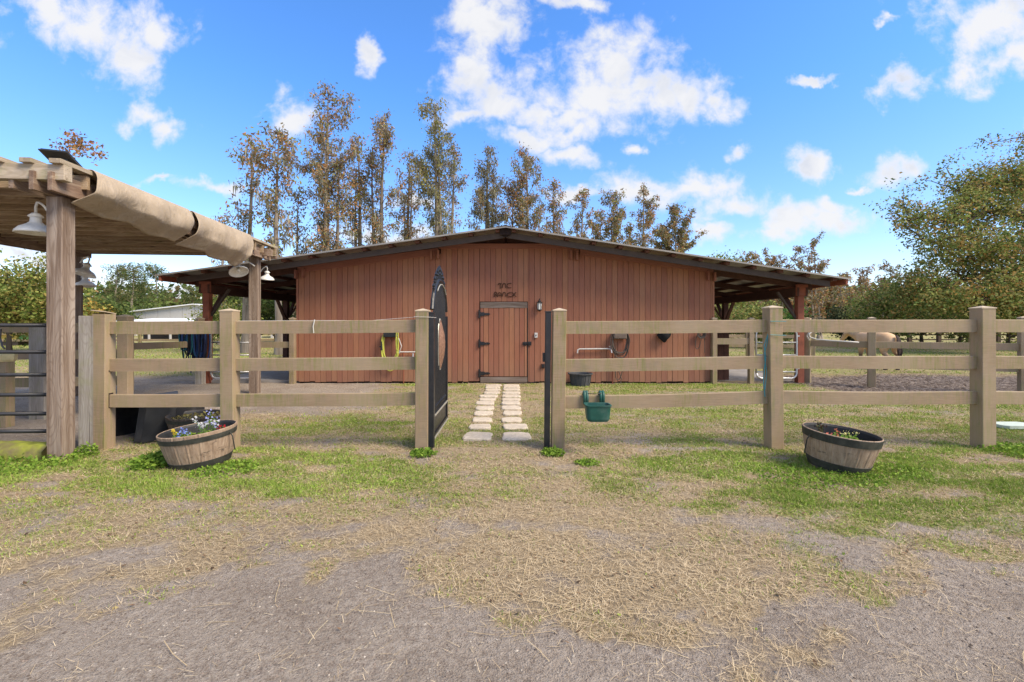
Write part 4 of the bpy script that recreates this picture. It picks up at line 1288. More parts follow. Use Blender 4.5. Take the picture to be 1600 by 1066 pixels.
vs = [(2 * GXc - .0 - (v_[0] - GXc) - GXc, v_[1], v_[2]) for v_ in vs]
vs = [(GXc - .012 - .03 * (1 - ((v_[1] - gc) / .148) ** 2 - ((v_[2] - mz) / .305) ** 2 if 1 else 0), v_[1], v_[2]) for v_ in vs]
wpart('medallion_back', MB().add(vs, [f_[::-1] for f_ in fs]), M['copper'], t, smooth=True)
for z_ in (.38, 1.30):
    wpart('hinge', MB().tube([(GXc - .02, gy0 - .03, z_ - .05), (GXc - .02, gy0 - .03, z_ + .05)], .018, 8).box((GXc - .02, gy0 - .01, z_), (.04, .05, .06)), M['iron'], t)
hp = thing('hinge_post', 'black square steel hinge post bolted beside the left gatepost', 'post', (-.905, ys, 0))
wpart('tube', MB().box((-.898, ys - .03, .765), (.066, .066, 1.49), ch=.006), M['iron'], hp)
wpart('cap', MB().box((-.898, ys - .03, 1.515), (.074, .074, .014)), M['iron'], hp, bevel=.003)
hp = thing('latch_post', 'black square steel latch post beside the right gatepost', 'post', (.40, ys, 0))
m_ = Matrix.Rotation(.010, 3, 'Y')
wpart('tube', MB().box((.393, ys - .05, .755), (.064, .064, 1.53), m_, ch=.006), M['iron'], hp)
wpart('cap', MB().box((.401, ys - .05, 1.525), (.072, .072, .014)), M['iron'], hp, bevel=.003)
wpart('latch', MB().box((.355, ys - .03, 1.02), (.03, .05, .10)), M['iron'], hp)
# ------------------------------------------------------------------ pergola
PC = Vector((-4.58, 4.82, 0)); PD = Vector((-.100, .995, 0)); PR = Vector((.995, .100, 0))
prz = math.atan2(PR.y, PR.x)
PM = Matrix.Rotation(prz, 3, 'Z')
def pl(a, b, z): return PC + PR * a + PD * b + Vector((0, 0, z))
pg = thing('pergola', 'weathered timber pergola with open plank roof at the left edge', 'pergola', tuple(PC))
def pbox(name, a, b, z, size, mat, par=pg, bevel=.004):
    return wpart(name, MB().box(pl(a, b, z), size, PM), mat, par, bevel=bevel)
pbox('post', -.075, .085, 1.34, (.150, .17, 2.70), M['post_wood'], bevel=.008)
pbox('post', -.085, 4.66, 1.35, (.165, .165, 2.70), M['post_wood'], bevel=.006)
pbox('post', -3.41, 4.70, 1.35, (.165, .165, 2.70), M['post_wood'], bevel=.006)
pbox('post', -3.4, .09, 1.34, (.150, .17, 2.70), M['post_wood'], bevel=.006)
# girders along the depth
for a_ in (.085, -.08, -.30, -3.32, -3.50):
    if a_ == -.30: pbox('girder', a_, 2.3, 2.80, (.045, 5.0, .18), M['beam_y'])
    else: pbox('girder', a_, 2.35, 2.782 if a_ != .085 else 2.778, (.045, 5.2, .185), M['beam_y'])
# front and rear cross beams
pbox('cross_beam', -1.785, -.17, 2.872, (3.95, .10, .155), M['beam_front'], bevel=.006)
pbox('cross_beam', -1.75, 4.98, 2.86, (3.9, .06, .16), M['beam_x'])
# joists
for i in range(15):
    pbox('joist', -1.70, .12 + .333 * i, 2.865 - .001 * i, (3.72, .042, .145), M['beam_x'], bevel=0)
# top slats along the depth
for i in range(15):
    a_ = .135 - .262 * i
    pbox('roof_slat', a_, 2.42, 2.972, (.105, 5.36, .045), M['slat_y'], bevel=.003)
for i in range(13):
    pbox('roof_plank', -1.80, .30 + .385 * i, 3.006, (3.5, .37, .02), M['beam_x'], bevel=0)
# beam ends at the far corner
for i, b_ in enumerate((4.55, 4.78, 5.0)): pbox('beam_end', .12, b_, 2.80 + .02 * (i % 2), (.16, .06, .14), M['beam_y'])

# canvas roll along the right side, in two pieces
def canvas(b0, b1, label, seed, ends):
    nb, nt = 90, 26
    vs = []; rr = np.random.default_rng(seed); ph = rr.uniform(0, 6.28, 8)
    for i in range(nb + 1):
        f_ = i / nb; b_ = b0 + (b1 - b0) * f_
        # the hang gets deeper towards the middle
        depth = np.interp(b_, [0.05, .5, 1.2, 1.9, 2.0, 2.9, 3.6, 4.2], [.38, .42, .46, .49, .50, .56, .60, .50])
        for j in range(nt + 1):
            g_ = j / nt
            # cross section: over the slat, out and down, tucked under
            ang = g_ * R(205)
            r0 = .075
            a_ = .05 + .085 * math.sin(min(ang, R(90))) + (.075 * (1 - math.cos(ang)) * 0)
            z_ = 3.012 - depth * (g_ ** 1.15)
            out = .185 + .10 * math.sin(math.pi * min(1, g_ * 1.05)) ** .8 - .13 * max(0, g_ - .72) / .28
            fold = .028 * math.sin(9 * b_ + 3.2 * g_ + ph[0]) * g_ + .014 * math.sin(17 * b_ - 5 * g_ + ph[1]) * g_ ** 1.3 + .012 * math.sin(5.2 * b_ + 9 * g_ + ph[2]) * g_
            fold += .006 * math.sin(31 * b_ - 12 * g_ + ph[3]) * g_
            bb = b_ + ends * 0
            if f_ < .1: bb -= 0
            zz = z_ + .012 * math.sin(7 * b_ + ph[4]) * g_
            # slanted free end edges
            bb += (1 - f_) ** 6 * (-.10 * g_) + (f_ ** 6) * (-.06 * g_ if ends else -.20 * g_)
            vs.append(tuple(pl(out + fold, bb, zz)))
    fs = []
    for i in range(nb):
        for j in range(nt):
            q = i * (nt + 1) + j
            fs.append((q, q + 1, q + nt + 2, q + nt + 1))
    # flap lying over the top
    base = len(vs)
    for i in range(nb + 1):
        b_ = b0 + (b1 - b0) * i / nb
        vs.append(tuple(pl(-.15, b_, 3.022)))
    for i in range(nb): fs.append((base + i, i * (nt + 1), (i + 1) * (nt + 1), base + i + 1))
    mb = MB().add(vs, fs)
    o = wpart('canvas', mb, M['canvas'], None, smooth=True)
    s_ = o.modifiers.new('thick', 'SOLIDIFY'); s_.thickness = .006
    tag(o, label, 'tarp', 'canvas covers along the pergola')
canvas(.13, 1.85, 'longer near tan canvas hanging over the pergola side', 1, 1)
canvas(1.97, 3.82, 'far tan canvas sagging over the pergola side, past the gap', 2, 0)

# solar lights on top
def solar(a, b, s, label):
    t = thing('solar_panel', label, 'solar panel', tuple(pl(a, b, 3.0)), group=None)
    m_ = PM @ Matrix.Rotation(R(-28), 3, 'X') @ Matrix.Rotation(R(6), 3, 'Y')
    c = pl(a, b, 3.11 * 1)
    wpart('panel', MB().box(c, (.27 * s, .30 * s, .018), m_), M['solar'], t, bevel=.003)
    wpart('frame', MB().box(c - m_ @ Vector((0, 0, .014)), (.285 * s, .315 * s, .012), m_), M['black_plastic'], t)
    wpart('housing', MB().box(c - m_ @ Vector((0, 0, .035)), (.17 * s, .12 * s, .03), m_), M['grey_tub'], t, bevel=.004)
    wpart('bracket', MB().bar(pl(a, b + .02, 3.0), c - m_ @ Vector((0, 0, .03)), .03, .03), M['black_plastic'], t)
solar(-.13, .20, 1.0, 'black solar panel on the near corner of the pergola roof')
solar(-.55, 3.9, 1.0, 'black solar panel on the far end of the pergola roof')

# white barn lamps
def barn_lamp(px, py, Y, label, tilt=(0, 0), yaw=0.0, arm=None, s=1.0, conduit=True):
    c = at(px, py, Y)
    t = thing('barn_lamp', label, 'lamp', tuple(c), 0, 'gooseneck barn lamps on the pergola')
    m_ = Matrix.Rotation(tilt[1], 3, 'Y') @ Matrix.Rotation(tilt[0], 3, 'X')
    wpart('lamp_shade', MB().lathe([(.045 * s, .15 * s), (.05 * s, .10 * s), (.075 * s, .075 * s), (.13 * s, .045 * s), (.165 * s, .005 * s), (.172 * s, -.02 * s), (.166 * s, -.022 * s), (.155 * s, .0), (.12 * s, .035 * s), (.06 * s, .06 * s), (.03 * s, .08 * s)], 32, c, m_), M['white_enamel'], t, smooth=True)
    wpart('neck_cap', MB().lathe([(.0, .20 * s), (.03 * s, .195 * s), (.062 * s, .165 * s), (.065 * s, .155 * s), (.045 * s, .145 * s), (.045 * s, .12 * s)], 20, c, m_), M['white_enamel'], t, smooth=True)
    wpart('bulb', MB().lathe([(.0, -.02 * s), (.025 * s, -.01 * s), (.034 * s, .015 * s), (.02 * s, .05 * s)], 14, c, m_), M['bulb'], t, smooth=True)
    tip = c + m_ @ Vector((0, 0, .19 * s))
    if arm:
        e = c + Vector(arm)
        up = tip + m_ @ Vector((0, 0, .12 * s))
        P = [tip, tip.lerp(up, .6)]
        mid = (up + e) / 2 + Vector((0, 0, .075 * s))
        for k in range(1, 9):
            f_ = k / 9
            P.append((1 - f_) ** 2 * up + 2 * f_ * (1 - f_) * mid + f_ ** 2 * e)
        P.append(e)
        wpart('gooseneck', MB().tube(P, .0125 * s, 8), M['white_enamel'], t, smooth=True)
    return t
barn_lamp(56, 362, 5.0, 'white gooseneck lamp on the near pergola post', arm=(.17, -.02, .17), s=1.0)
barn_lamp(131, 428, 8.9, 'pale gooseneck lamp seen from below, just right of the near pergola post', tilt=(-.25, .15), arm=(-.16, .1, .22), s=1.1)
barn_lamp(133, 446, 9.15, 'lowest lamp behind the near pergola post, seen edge-on', tilt=(-.05, -.06), arm=(-.18, .0, .17), s=1.0)
barn_lamp(373, 424, 9.1, 'tilted white lamp left of the far pergola post under the canvas', tilt=(-.35, -.45), arm=(.20, .20, .12), s=1.0)
barn_lamp(417, 436, 9.9, 'white lamp right of the far pergola post', tilt=(.1, .1), arm=(-.14, .0, .14), s=.85)

# screw eyes, bolt heads on the near post
t = thing('wall_eye', 'small steel hook screwed into the near pergola post', 'hook', tuple(at(82, 549, 4.85)))
c = at(83, 549, 4.845)
wpart('ring', MB().tube([(c.x + .022 * math.cos(a_), c.y - .012, c.z + .022 * math.sin(a_)) for a_ in [k * math.pi / 5 for k in range(11)]], .005, 6), M['galv'], t)
wpart('screw', MB().tube([c, (c.x, c.y - .02, c.z)], .006, 6), M['galv'], t)

# grey upright board between the pergola and the fence
o = obj('plank_post', MB().box((0, 0, .73), (.17, .05, 1.50), Matrix.Rotation(.0, 3, 'Z')), M['grey_board'], None, bevel=.004, loc=(X_(131, 5.2), 5.25, 0))
tag(o, 'grey weathered upright plank between pergola post and first fence post', 'plank')
# black farm gate
t = thing('tube_gate', 'black six-bar tube gate at the left edge, against the near pergola post', 'gate', (-4.7, 5.0, 0))
def gp(a, z): return (X_(75, 5.0) + .02 - .9926 * a, 5.0 - .06 * a, z)
for z_ in (1.375, 1.095, .855, .645, .445, .26):
    wpart('bar', MB().tube([gp(0, z_), gp(2.2, z_ + .01)], .0205, 10), M['tubegate'], t, smooth=True)
wpart('gate_stile', MB().tube([gp(2.2, .26), gp(2.2, 1.38)], .0205, 10), M['tubegate'], t, smooth=True)
wpart('latch_chain', MB().tube([(X_(6, 5.0), 4.97, 1.34), (X_(5, 5.0), 4.97, 1.24), (X_(8, 5.0), 4.97, 1.16), (X_(12, 5.0), 4.97, 1.13)], .009, 6), M['iron'], t)
# weathered post behind the gate, mossy timber, cream box
o = obj('timber_post', MB().box((0, 0, .68), (.235, .2, 1.42), ch=.01), M['grey_board'], None, loc=(X_(67, 7.0), 7.0, 0)); tag(o, 'grey timber post behind the black tube gate', 'post')
mm = plain('mossy_timber', (.20, .22, .03), .95, var=.4, nscale=9, dirt=(.17, .12, .08), dirt_amt=.8, bdist=.02)
xs = np.linspace(-7.4, -4.72, 40)
mb = MB(); vs = []; 
prof = [(-.16, -.03), (-.15, .10), (-.09, .15), (.04, .165), (.13, .13), (.16, -.03)]
rr = random.Random(12)
for x in xs:
    for (yy, z_) in prof: vs.append((x, 4.93 + yy + .03 * math.sin(3 * x), z_ + rr.uniform(-.008, .012)))
fs = []
for i in range(len(xs) - 1):
    for k in range(5): fs.append((i * 6 + k, i * 6 + k + 1, (i + 1) * 6 + k + 1, (i + 1) * 6 + k))
fs += [(0, 1, 2, 3, 4, 5), tuple(range(len(vs) - 6, len(vs)))[::-1]]
mb.add(vs, fs)
o = obj('mossy_log', mb, mm, None, smooth=True); tag(o, 'low moss-covered landscape timber under the black tube gate', 'log')
o = obj('plastic_jug', MB().lathe([(0, 0), (.10, 0), (.12, .03), (.125, .09), (.10, .13), (.05, .15), (.0, .152)], 6, (0, 0, 0)), M['cream_box'], None, loc=(X_(8, 6.4), 6.4, .88))
tag(o, 'cream plastic post cover seen through the black gate at the left edge', 'cover')
o = obj('wood_stub', MB().box((0, 0, .44), (.14, .12, .88)), M['fence'], None, loc=(X_(8, 6.4), 6.4, 0)); tag(o, 'short tan stub post under the cream cover at the left edge', 'post')

# black mounting box behind the left fence
t = thing('black_box', 'black plastic box with an open dark side behind the left fence', 'box', (-4.3, 5.9, 0))
def hexa(p8): return MB().add(p8, [(3, 2, 1, 0), (4, 5, 6, 7), (0, 1, 5, 4), (1, 2, 6, 5), (2, 3, 7, 6), (3, 0, 4, 7)])
xa = X_(224, 5.55)
wpart('side_panel', hexa([(xa, 5.50, 0), (xa + .22, 5.75, 0), (xa + .19, 5.80, 0), (xa - .03, 5.56, 0), (xa + .03, 5.56, (.44)), (xa + .22, 5.80, (.44)), (xa + .19, 5.84, (.44)), (xa + .0, 5.60, (.44))]), M['black_plastic'], t, bevel=.008)
wpart('side_panel', hexa([(xa - .10, 5.53, 0), (xa, 5.50, 0), (xa - .02, 5.56, 0), (xa - .11, 5.58, 0), (xa - .07, 5.58, (.44)), (xa + .03, 5.56, (.44)), (xa + .0, 5.62, (.44)), (xa - .07, 5.63, (.44))]), M['black_plastic'], t, bevel=.008)
wpart('side_panel', hexa([(xa - .62, 5.78, 0), (xa - .58, 5.74, 0), (xa - .35, 6.5, 0), (xa - .39, 6.52, 0), (xa - .56, 5.80, (.44)), (xa - .52, 5.78, (.44)), (xa - .30, 6.48, (.44)), (xa - .34, 6.5, (.44))]), M['black_plastic'], t)
wpart('back_panel', hexa([(xa - .40, 6.46, 0), (xa + .18, 6.30, 0), (xa + .18, 6.36, 0), (xa - .40, 6.52, 0), (xa - .36, 6.42, (.44)), (xa + .18, 6.28, (.44)), (xa + .18, 6.34, (.44)), (xa - .36, 6.48, (.44))]), M['black_plastic'], t)
wpart('side_panel', hexa([(xa + .18, 5.78, 0), (xa + .22, 5.76, 0), (xa + .22, 6.34, 0), (xa + .18, 6.34, 0), (xa + .18, 5.80, (.44)), (xa + .22, 5.80, (.44)), (xa + .21, 6.32, (.44)), (xa + .17, 6.32, (.44))]), M['black_plastic'], t)
wpart('lid', hexa([(xa - .62, 5.74, (.44)), (xa + .02, 5.52, (.44)), (xa + .26, 5.78, (.44)), (xa - .30, 6.55, (.44)), (xa - .62, 5.74, (.465)), (xa + .02, 5.52, (.465)), (xa + .26, 5.78, (.465)), (xa - .30, 6.55, (.465))]), M['black_plastic'], t, bevel=.006)

# half-barrel planters
def barrel(px, Y, s, tiltv, label, mat='barrel', hoop='hoop', sh=1.0, rz=0.0, empty=False):
    cx = X_(px, Y)
    t = thing('barrel_planter', label, 'planter', (cx, Y, gz(cx, Y) - .012), rz, 'half-barrel planters')
    t.rotation_euler = (tiltv[0], tiltv[1], rz)
    def wob(a_, z_): return 1 + .011 * (1 if math.sin(a_ * 18) > .75 else -.6 if math.sin(a_ * 18) > .55 else 0) 
    prof = [(0, .0), (.265 * s, 0), (.272 * s, .01), (.305 * s, .08 * sh), (.335 * s, .17 * sh), (.36 * s, .26 * sh), (.378 * s, .335 * sh), (.380 * s, .348 * sh), (.372 * s, .352 * sh), (.366 * s, .345 * sh)]
    obj('tub_body', MB().lathe(prof, 144, (0, 0, 0), None, 1, 1, wob), M[mat], t)
    for z0, z1 in ((.275, .318), (.02, .085)) if rz != 1.0 else ((.278, .344), (.02, .095)):
        def rad(z_): return float(np.interp(z_, [0, .08, .17, .26, .335], [.268, .305, .335, .36, .378])) * s + .004
        obj('hoop', MB().lathe([(rad(z0) - .006, z0 * sh - .002), (rad(z0) + .003, z0 * sh), (rad(z1) + .003, z1 * sh), (rad(z1) - .006, z1 * sh + .003)], 72), M[hoop], t)
    obj('inner_liner', MB().lathe([(.3665 * s, .349 * sh), (.352 * s, .33 * sh), (.335 * s, .24 * sh), (.31 * s, .17 * sh)], 48), M['black_plastic'], t)
    obj('soil', MB().lathe([(0, .215 * sh), (.15 * s, .205 * sh), (.325 * s, .195 * sh)], 24), M['soil'], t)
    mb = MB()
    for sg in (-1, 1):
        mb.tube([(sg * .385 * s, -.05, .30 * sh), (sg * .405 * s, -.04, .26 * sh), (sg * .385 * s, 0, .12 * sh)], .006, 5)
    obj('rope_handle', mb, M['hoop'], t)
    return t, cx
tubL, cxL = barrel(316, 4.70, .88, (R(2.5), R(-5)), 'faded half-barrel planter left of the gateway, blue and white flowers inside', sh=1.04)
tubR, cxR = barrel(1307, 4.62, .86, (R(1), R(5.5)), 'faded half-barrel planter right of the gateway, with few flowers', rz=1.0, sh=1.06)
tubR.rotation_euler = (R(3), R(5.5), .0)
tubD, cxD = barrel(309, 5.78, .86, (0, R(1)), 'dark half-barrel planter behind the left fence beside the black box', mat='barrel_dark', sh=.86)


# --- small plants
def plant_soup(name, label, cat, c, rad, n, lh, ls, cols, seed, mat='leaf', upright=.5, group=None):
    r = np.random.default_rng(seed)
    rr_ = rad * np.sqrt(r.random(n)); a_ = r.uniform(0, 2 * np.pi, n)
    h = lh * r.random(n) ** .8 * (1.05 - .6 * (rr_ / rad) ** 2)
    base = np.stack([rr_ * np.cos(a_), rr_ * np.sin(a_), h], -1)
    d = r.normal(size=(n, 3)); d[:, 2] = np.abs(d[:, 2]) * upright; d /= np.linalg.norm(d, axis=1, keepdims=True)
    s = np.cross(d, r.normal(size=(n, 3))); s /= np.linalg.norm(s, axis=1, keepdims=True)
    L = ls * r.uniform(.35, 1.15, (n, 1)); Wd = L * .30
    V = np.stack([base, base + d * L * .5 + s * Wd, base + d * L, base + d * L * .5 - s * Wd], 1).reshape(-1, 3)
    t1 = r.random((n, 1)); c0, c1 = np.array(cols[0]), np.array(cols[1])
    o = soup(name, V, 4, c0 * (1 - t1) + c1 * t1, M[mat], None)
    o.location = c
    return tag(o, label, cat, group or ('weed clumps along the fence line' if name == 'weed_clump' else None))
GR = ((.09, .18, .02), (.28, .41, .06))
for k, (px, Y, rad, n, lh, ls, lab) in enumerate([
        (246, 4.62, .21, 900, .15, .055, 'bright green leafy weeds crowding the left side of the left planter'),
        (352, 4.45, .28, 700, .06, .04, 'low green clover in front of the left planter'),
        (134, 5.0, .11, 300, .15, .04, 'green weeds between the near pergola post and the grey plank'),
        (30, 4.62, .45, 1000, .09, .045, 'green weeds below the mossy timber at the left edge'),
        (661, 5.02, .13, 380, .07, .045, 'small bright green weed at the foot of the left gatepost'),
        (865, 5.02, .12, 320, .08, .045, 'small bright green weed at the foot of the right gatepost'),
        (918, 4.72, .12, 240, .04, .04, 'small green clover patch in front of the right gatepost'),
        (1240, 4.35, .36, 700, .045, .04, 'low clover left of the right planter'),
        (1325, 4.30, .30, 600, .05, .04, 'low clover in front of the right planter'),
        (1590, 5.1, .32, 600, .09, .05, 'bright green clover right of the rightmost fence post'),
        (1395, 4.45, .30, 500, .045, .04, 'low clover right of the right planter')]):
    cx = X_(px, Y)
    plant_soup('weed_clump', lab, 'weeds', (cx, Y, gz(cx, Y)), rad, int(n * 1.5), lh * .85, ls * .85, GR, 300 + k)


def flower(tub_x, tub_y, dx_, dy_, z0, h, hc, n_stem, label, seed, spread=.07, petal=.014, leafc=GR):
    r = random.Random(seed)
    t = thing('flower_plant', label, 'flowers', (tub_x + dx_, tub_y + dy_, z0))
    sm = MB(); V = []; C = []; PV = []; PCc = []
    for k in range(n_stem):
        tx, ty, th = r.uniform(-spread, spread), r.uniform(-spread, spread), h * r.uniform(.6, 1.05)
        sm.tube([(0, 0, 0), (tx * .5, ty * .5, th * .6), (tx, ty, th)], .0022, 4)
        for q in range(7):
            f_ = r.uniform(.1, .9); b_ = Vector((tx * f_, ty * f_, th * f_)); d = Vector((r.uniform(-1, 1), r.uniform(-1, 1), r.uniform(-.1, .7))).normalized(); s_ = d.orthogonal().normalized() * .008
            L = r.uniform(.025, .05)
            V += [b_, b_ + d * L * .5 + s_, b_ + d * L, b_ + d * L * .5 - s_]; u_ = r.random(); C.append([leafc[0][i] * (1 - u_) + leafc[1][i] * u_ for i in range(3)])
        for q in range(9):
            b_ = Vector((tx, ty, th)) + Vector((r.uniform(-.022, .022), r.uniform(-.022, .022), r.uniform(-.03, .015)))
            d = Vector((r.uniform(-1, 1), r.uniform(-1, .3), r.uniform(-.5, 1))).normalized(); s_ = d.orthogonal().normalized() * petal * .6
            PV += [b_, b_ + d * petal + s_, b_ + d * petal * 1.6, b_ + d * petal - s_]; u_ = r.random()
            PCc.append([hc[i] * (.75 + .3 * u_) for i in range(3)])
    obj('stem', sm, M['leaf_stem'], t)
    soup('leaves', np.array([tuple(v_) for v_ in V]), 4, np.array(C), M['leaf'], t)
    soup('petals', np.array([tuple(v_) for v_ in PV]), 4, np.array(PCc), M['petal'], t)
M['leaf_stem'] = plain('green_stem', (.10, .20, .04), .7)
zL = .235
plant_soup('flower_foliage', 'low green foliage filling the soil of the left planter', 'plant', (cxL, 4.70, zL), .27, 500, .05, .05, ((.08, .18, .02), (.28, .36, .06)), 401)
flower(cxL, 4.70, -.14, -.08, zL, .12, (.25, .33, .75), 6, 'pale blue pansies in the left planter', 1)
flower(cxL, 4.70, -.22, -.02, zL, .11, (.60, .45, .05), 3, 'small yellow bloom at the left rim of the left planter', 2, .03)
flower(cxL, 4.70, .06, -.06, zL, .22, (.62, .63, .66), 7, 'tall white flowers in the middle of the left planter', 3, .11, .016)
flower(cxL, 4.70, .10, .02, zL, .28, (.42, .45, .80), 4, 'lilac blossoms topping the white flowers in the left planter', 4, .05)
flower(cxL, 4.70, .21, .0, zL + .01, .13, (.42, .02, .03), 6, 'dark red flowers at the right side of the left planter', 5, .07)
zR = .245
plant_soup('flower_foliage', 'sparse green foliage in the right planter', 'plant', (cxR - .02, 4.58, zR), .20, 260, .06, .045, ((.08, .18, .02), (.30, .42, .08)), 402)
flower(cxR, 4.62, -.12, -.03, zR, .10, (.75, .20, .14), 3, 'coral-pink flowers in the right planter', 6, .04)
flower(cxR, 4.62, .0, .0, zR, .11, (.72, .22, .12), 2, 'orange-pink flower in the middle of the right planter', 7, .03)
flower(cxR, 4.62, .12, -.02, zR, .09, (.75, .70, .30), 4, 'pale yellow flowers in the right planter', 8, .05)
flower(cxR, 4.62, -.10, .06, zR, .24, (.035, .018, .012), 4, 'withered dark seed heads standing over the right planter', 9, .05, .014, ((.05, .03, .02), (.12, .07, .04)))
plant_soup('flower_foliage', 'low dead foliage in the dark planter behind the fence', 'plant', (cxD, 5.78, .24), .28, 260, .04, .04, ((.16, .12, .05), (.36, .34, .12)), 403)

# ------------------------------------------------------------------ horse
def horse(loc, rz):
    t = thing('horse', 'palomino horse with dark tail standing behind the muddy pen fence', 'horse', loc, rz)
    V = []; E = []; Rd = []
    def add(p, r_, par=None):
        V.append(p); Rd.append(r_); i = len(V) - 1
        if par is not None: E.append((par, i))
        return i
    # +x = head direction
    rump = add((-.52, 0, .97), (.25, .25))
    loin = add((-.22, 0, 1.00), (.255, .26), rump)
    barrel_ = add((.08, 0, .96), (.27, .275), loin)
    sh = add((.38, 0, .98), (.23, .27), barrel_)
    ch = add((.55, 0, .98), (.17, .22), sh)
    n1_ = add((.72, 0, 1.07), (.12, .17), ch)
    n2_ = add((.92, 0, 1.14), (.095, .135), n1_)
    pl_ = add((1.07, 0, 1.16), (.085, .11), n2_)
    h1 = add((1.17, 0, 1.08), (.078, .105), pl_)
    h2 = add((1.27, 0, .96), (.060, .075), h1)
    h3 = add((1.35, 0, .86), (.052, .058), h2)
    add((1.38, 0, .81), (.045, .048), h3)
    butt = add((-.72, 0, .93), (.16, .20), rump)
    for s_ in (-1, 1):
        f0 = add((.40, s_ * .14, .74), (.10, .12), sh); f1 = add((.42, s_ * .15, .46), (.058, .065), f0); f2 = add((.41, s_ * .15, .24), (.038, .04), f1); f3 = add((.41, s_ * .15, .09), (.042, .045), f2); add((.44, s_ * .15, .02), (.052, .056), f3)
        ox = .06 * s_
        r0 = add((-.50 + ox, s_ * .15, .74), (.125, .15), rump); r1 = add((-.46 + ox, s_ * .16, .56), (.08, .10), r0); r2 = add((-.62 + ox, s_ * .16, .42), (.050, .058), r1); r3 = add((-.58 + ox, s_ * .16, .22), (.038, .042), r2); r4 = add((-.57 + ox, s_ * .16, .09), (.042, .045), r3); add((-.54 + ox, s_ * .16, .02), (.054, .058), r4)
    me = bpy.data.meshes.new('body'); me.from_pydata(V, E, []); me.update()
    o = bpy.data.objects.new('body', me); col.objects.link(o); o.parent = t
    sk = o.modifiers.new('skin', 'SKIN'); sk.use_smooth_shade = True
    for i, sv_ in enumerate(me.skin_vertices[0].data): sv_.radius = Rd[i]
    me.skin_vertices[0].data[0].use_root = True
    ss = o.modifiers.new('sub', 'SUBSURF'); ss.levels = 2; ss.render_levels = 2
    coat, tt, b = mat_new('palomino_coat', .6, spec=.25)
    vv, _ = coords(tt, False)
    n_ = tt.noise(vv, 4, 4, .6)
    sp_ = tt.new('ShaderNodeSeparateXYZ'); tt.l.new(vv, sp_.inputs[0])
    c_ = tt.mix(tt.mapr(n_, .35, .7), (.58, .37, .20), (.70, .49, .30))
    c_ = tt.mix(tt.mapr(sp_.outputs[2], .38, .62, 1, 0), c_, (.05, .03, .02))
    c_ = tt.mix(tt.math('MULTIPLY', tt.mapr(sp_.outputs[0], 1.33, 1.42, 0, 1), .8), c_, (.30, .18, .12))
    tt.put(b.inputs['Base Color'], c_)
    me.materials.append(coat)
    dark = plain('dark_horsehair', (.045, .030, .026), .7, var=.4, nscale=30)
    lt = plain('pale_mane', (.58, .46, .32), .7, var=.3, nscale=30)
    mb = MB()
    rr = random.Random(2)
    for k in range(26):
        y0 = rr.uniform(-.045, .045)
        mb.tube([(-.70, y0 * .6, 1.10), (-.76, y0, 1.02), (-.80 + rr.uniform(-.02, .02), y0 * 1.5, .8), (-.81 + rr.uniform(-.03, .02), y0 * 1.6, .6), (-.80, y0 * 1.2, .36 + rr.uniform(-.08, .08))], [.02, .024, .022, .018, .006], 5)
    obj('tail', mb, dark, t, smooth=True)
    mb = MB()
    for k in range(26):
        f_ = k / 25; x0 = .55 + .54 * f_; z0 = 1.24 + .05 * f_ - .04 * (1 - f_)
        mb.tube([(x0, .0, z0), (x0 + .0, .06, z0 + .0), (x0 + rr.uniform(-.02, .02), .125, z0 - .13 - rr.uniform(0, .08))], [.014, .016, .004], 4)
    obj('mane', mb, lt, t)
    mb = MB()
    for s_ in (-1, 1): mb.lathe([(.026, 0), (.032, .035), (.02, .08), (0, .12)], 8, (1.10, s_ * .05, 1.235), Matrix.Rotation(.25 * s_ * -1, 3, 'X') @ Matrix.Rotation(.25, 3, 'Y'), 1, .6)
    obj('ear', mb, coat, t, smooth=True)
    mb = MB()
    for s_ in (-1, 1): mb.lathe([(0, -.016), (.012, -.010), (.016, 0), (.012, .010), (0, .016)], 8, (1.195, s_ * .070, 1.075))
    obj('eye', mb, M['black'], t, smooth=True)
    mb = MB()
    for s_ in (-1, 1):
        mb.lathe([(.062, .0), (.050, .075)], 12, (.45, s_ * .15, -.01)); mb.lathe([(.062, .0), (.050, .075)], 12, (-.54 + .06 * s_, s_ * .16, -.01))
    obj('hoof', mb, dark, t)
    return t, o
hs, hbody = horse((11.22, 14.6, 0), R(99))
hs.scale = (.94, .94, .94)
# ------------------------------------------------------------------ trees
def leaf_cloud(centres, per, spread, size, cols, seed, droop=0.3, flat=1.0, aspect=.45):
    """many small leaf faces round cluster centres"""
    r = np.random.default_rng(seed)
    C = np.repeat(np.asarray(centres), per, axis=0); n = len(C)
    off = r.normal(size=(n, 3)) * spread; off[:, 2] = off[:, 2] * flat - np.abs(r.normal(size=n)) * droop * spread
    b_ = C + off
    d = r.normal(size=(n, 3)); d[:, 2] = d[:, 2] * .7 - droop; d /= np.linalg.norm(d, axis=1, keepdims=True)
    s = np.cross(d, r.normal(size=(n, 3))); s /= np.linalg.norm(s, axis=1, keepdims=True)
    L = size * r.uniform(.5, 1.4, (n, 1))
    V = np.stack([b_, b_ + d * L * .55 + s * L * aspect * .5, b_ + d * L, b_ + d * L * .4 - s * L * aspect * .5], 1).reshape(-1, 3)
    cc = np.asarray(cols); ck = r.integers(0, len(cc), len(centres))
    ci = np.repeat(ck, per); mixj = r.random(n) < .3; ci = np.where(mixj, r.integers(0, len(cc), n), ci)
    c = cc[ci] * r.uniform(.7, 1.3, (n, 1))
    return V, c


RUST = [(.42, .22, .09), (.36, .20, .095), (.30, .23, .14), (.26, .235, .16), (.21, .19, .13)]
OLIVE = [(.25, .24, .07), (.20, .21, .06), (.30, .26, .10)]
MOSS = [(.26, .26, .19), (.33, .32, .24), (.21, .20, .15)]


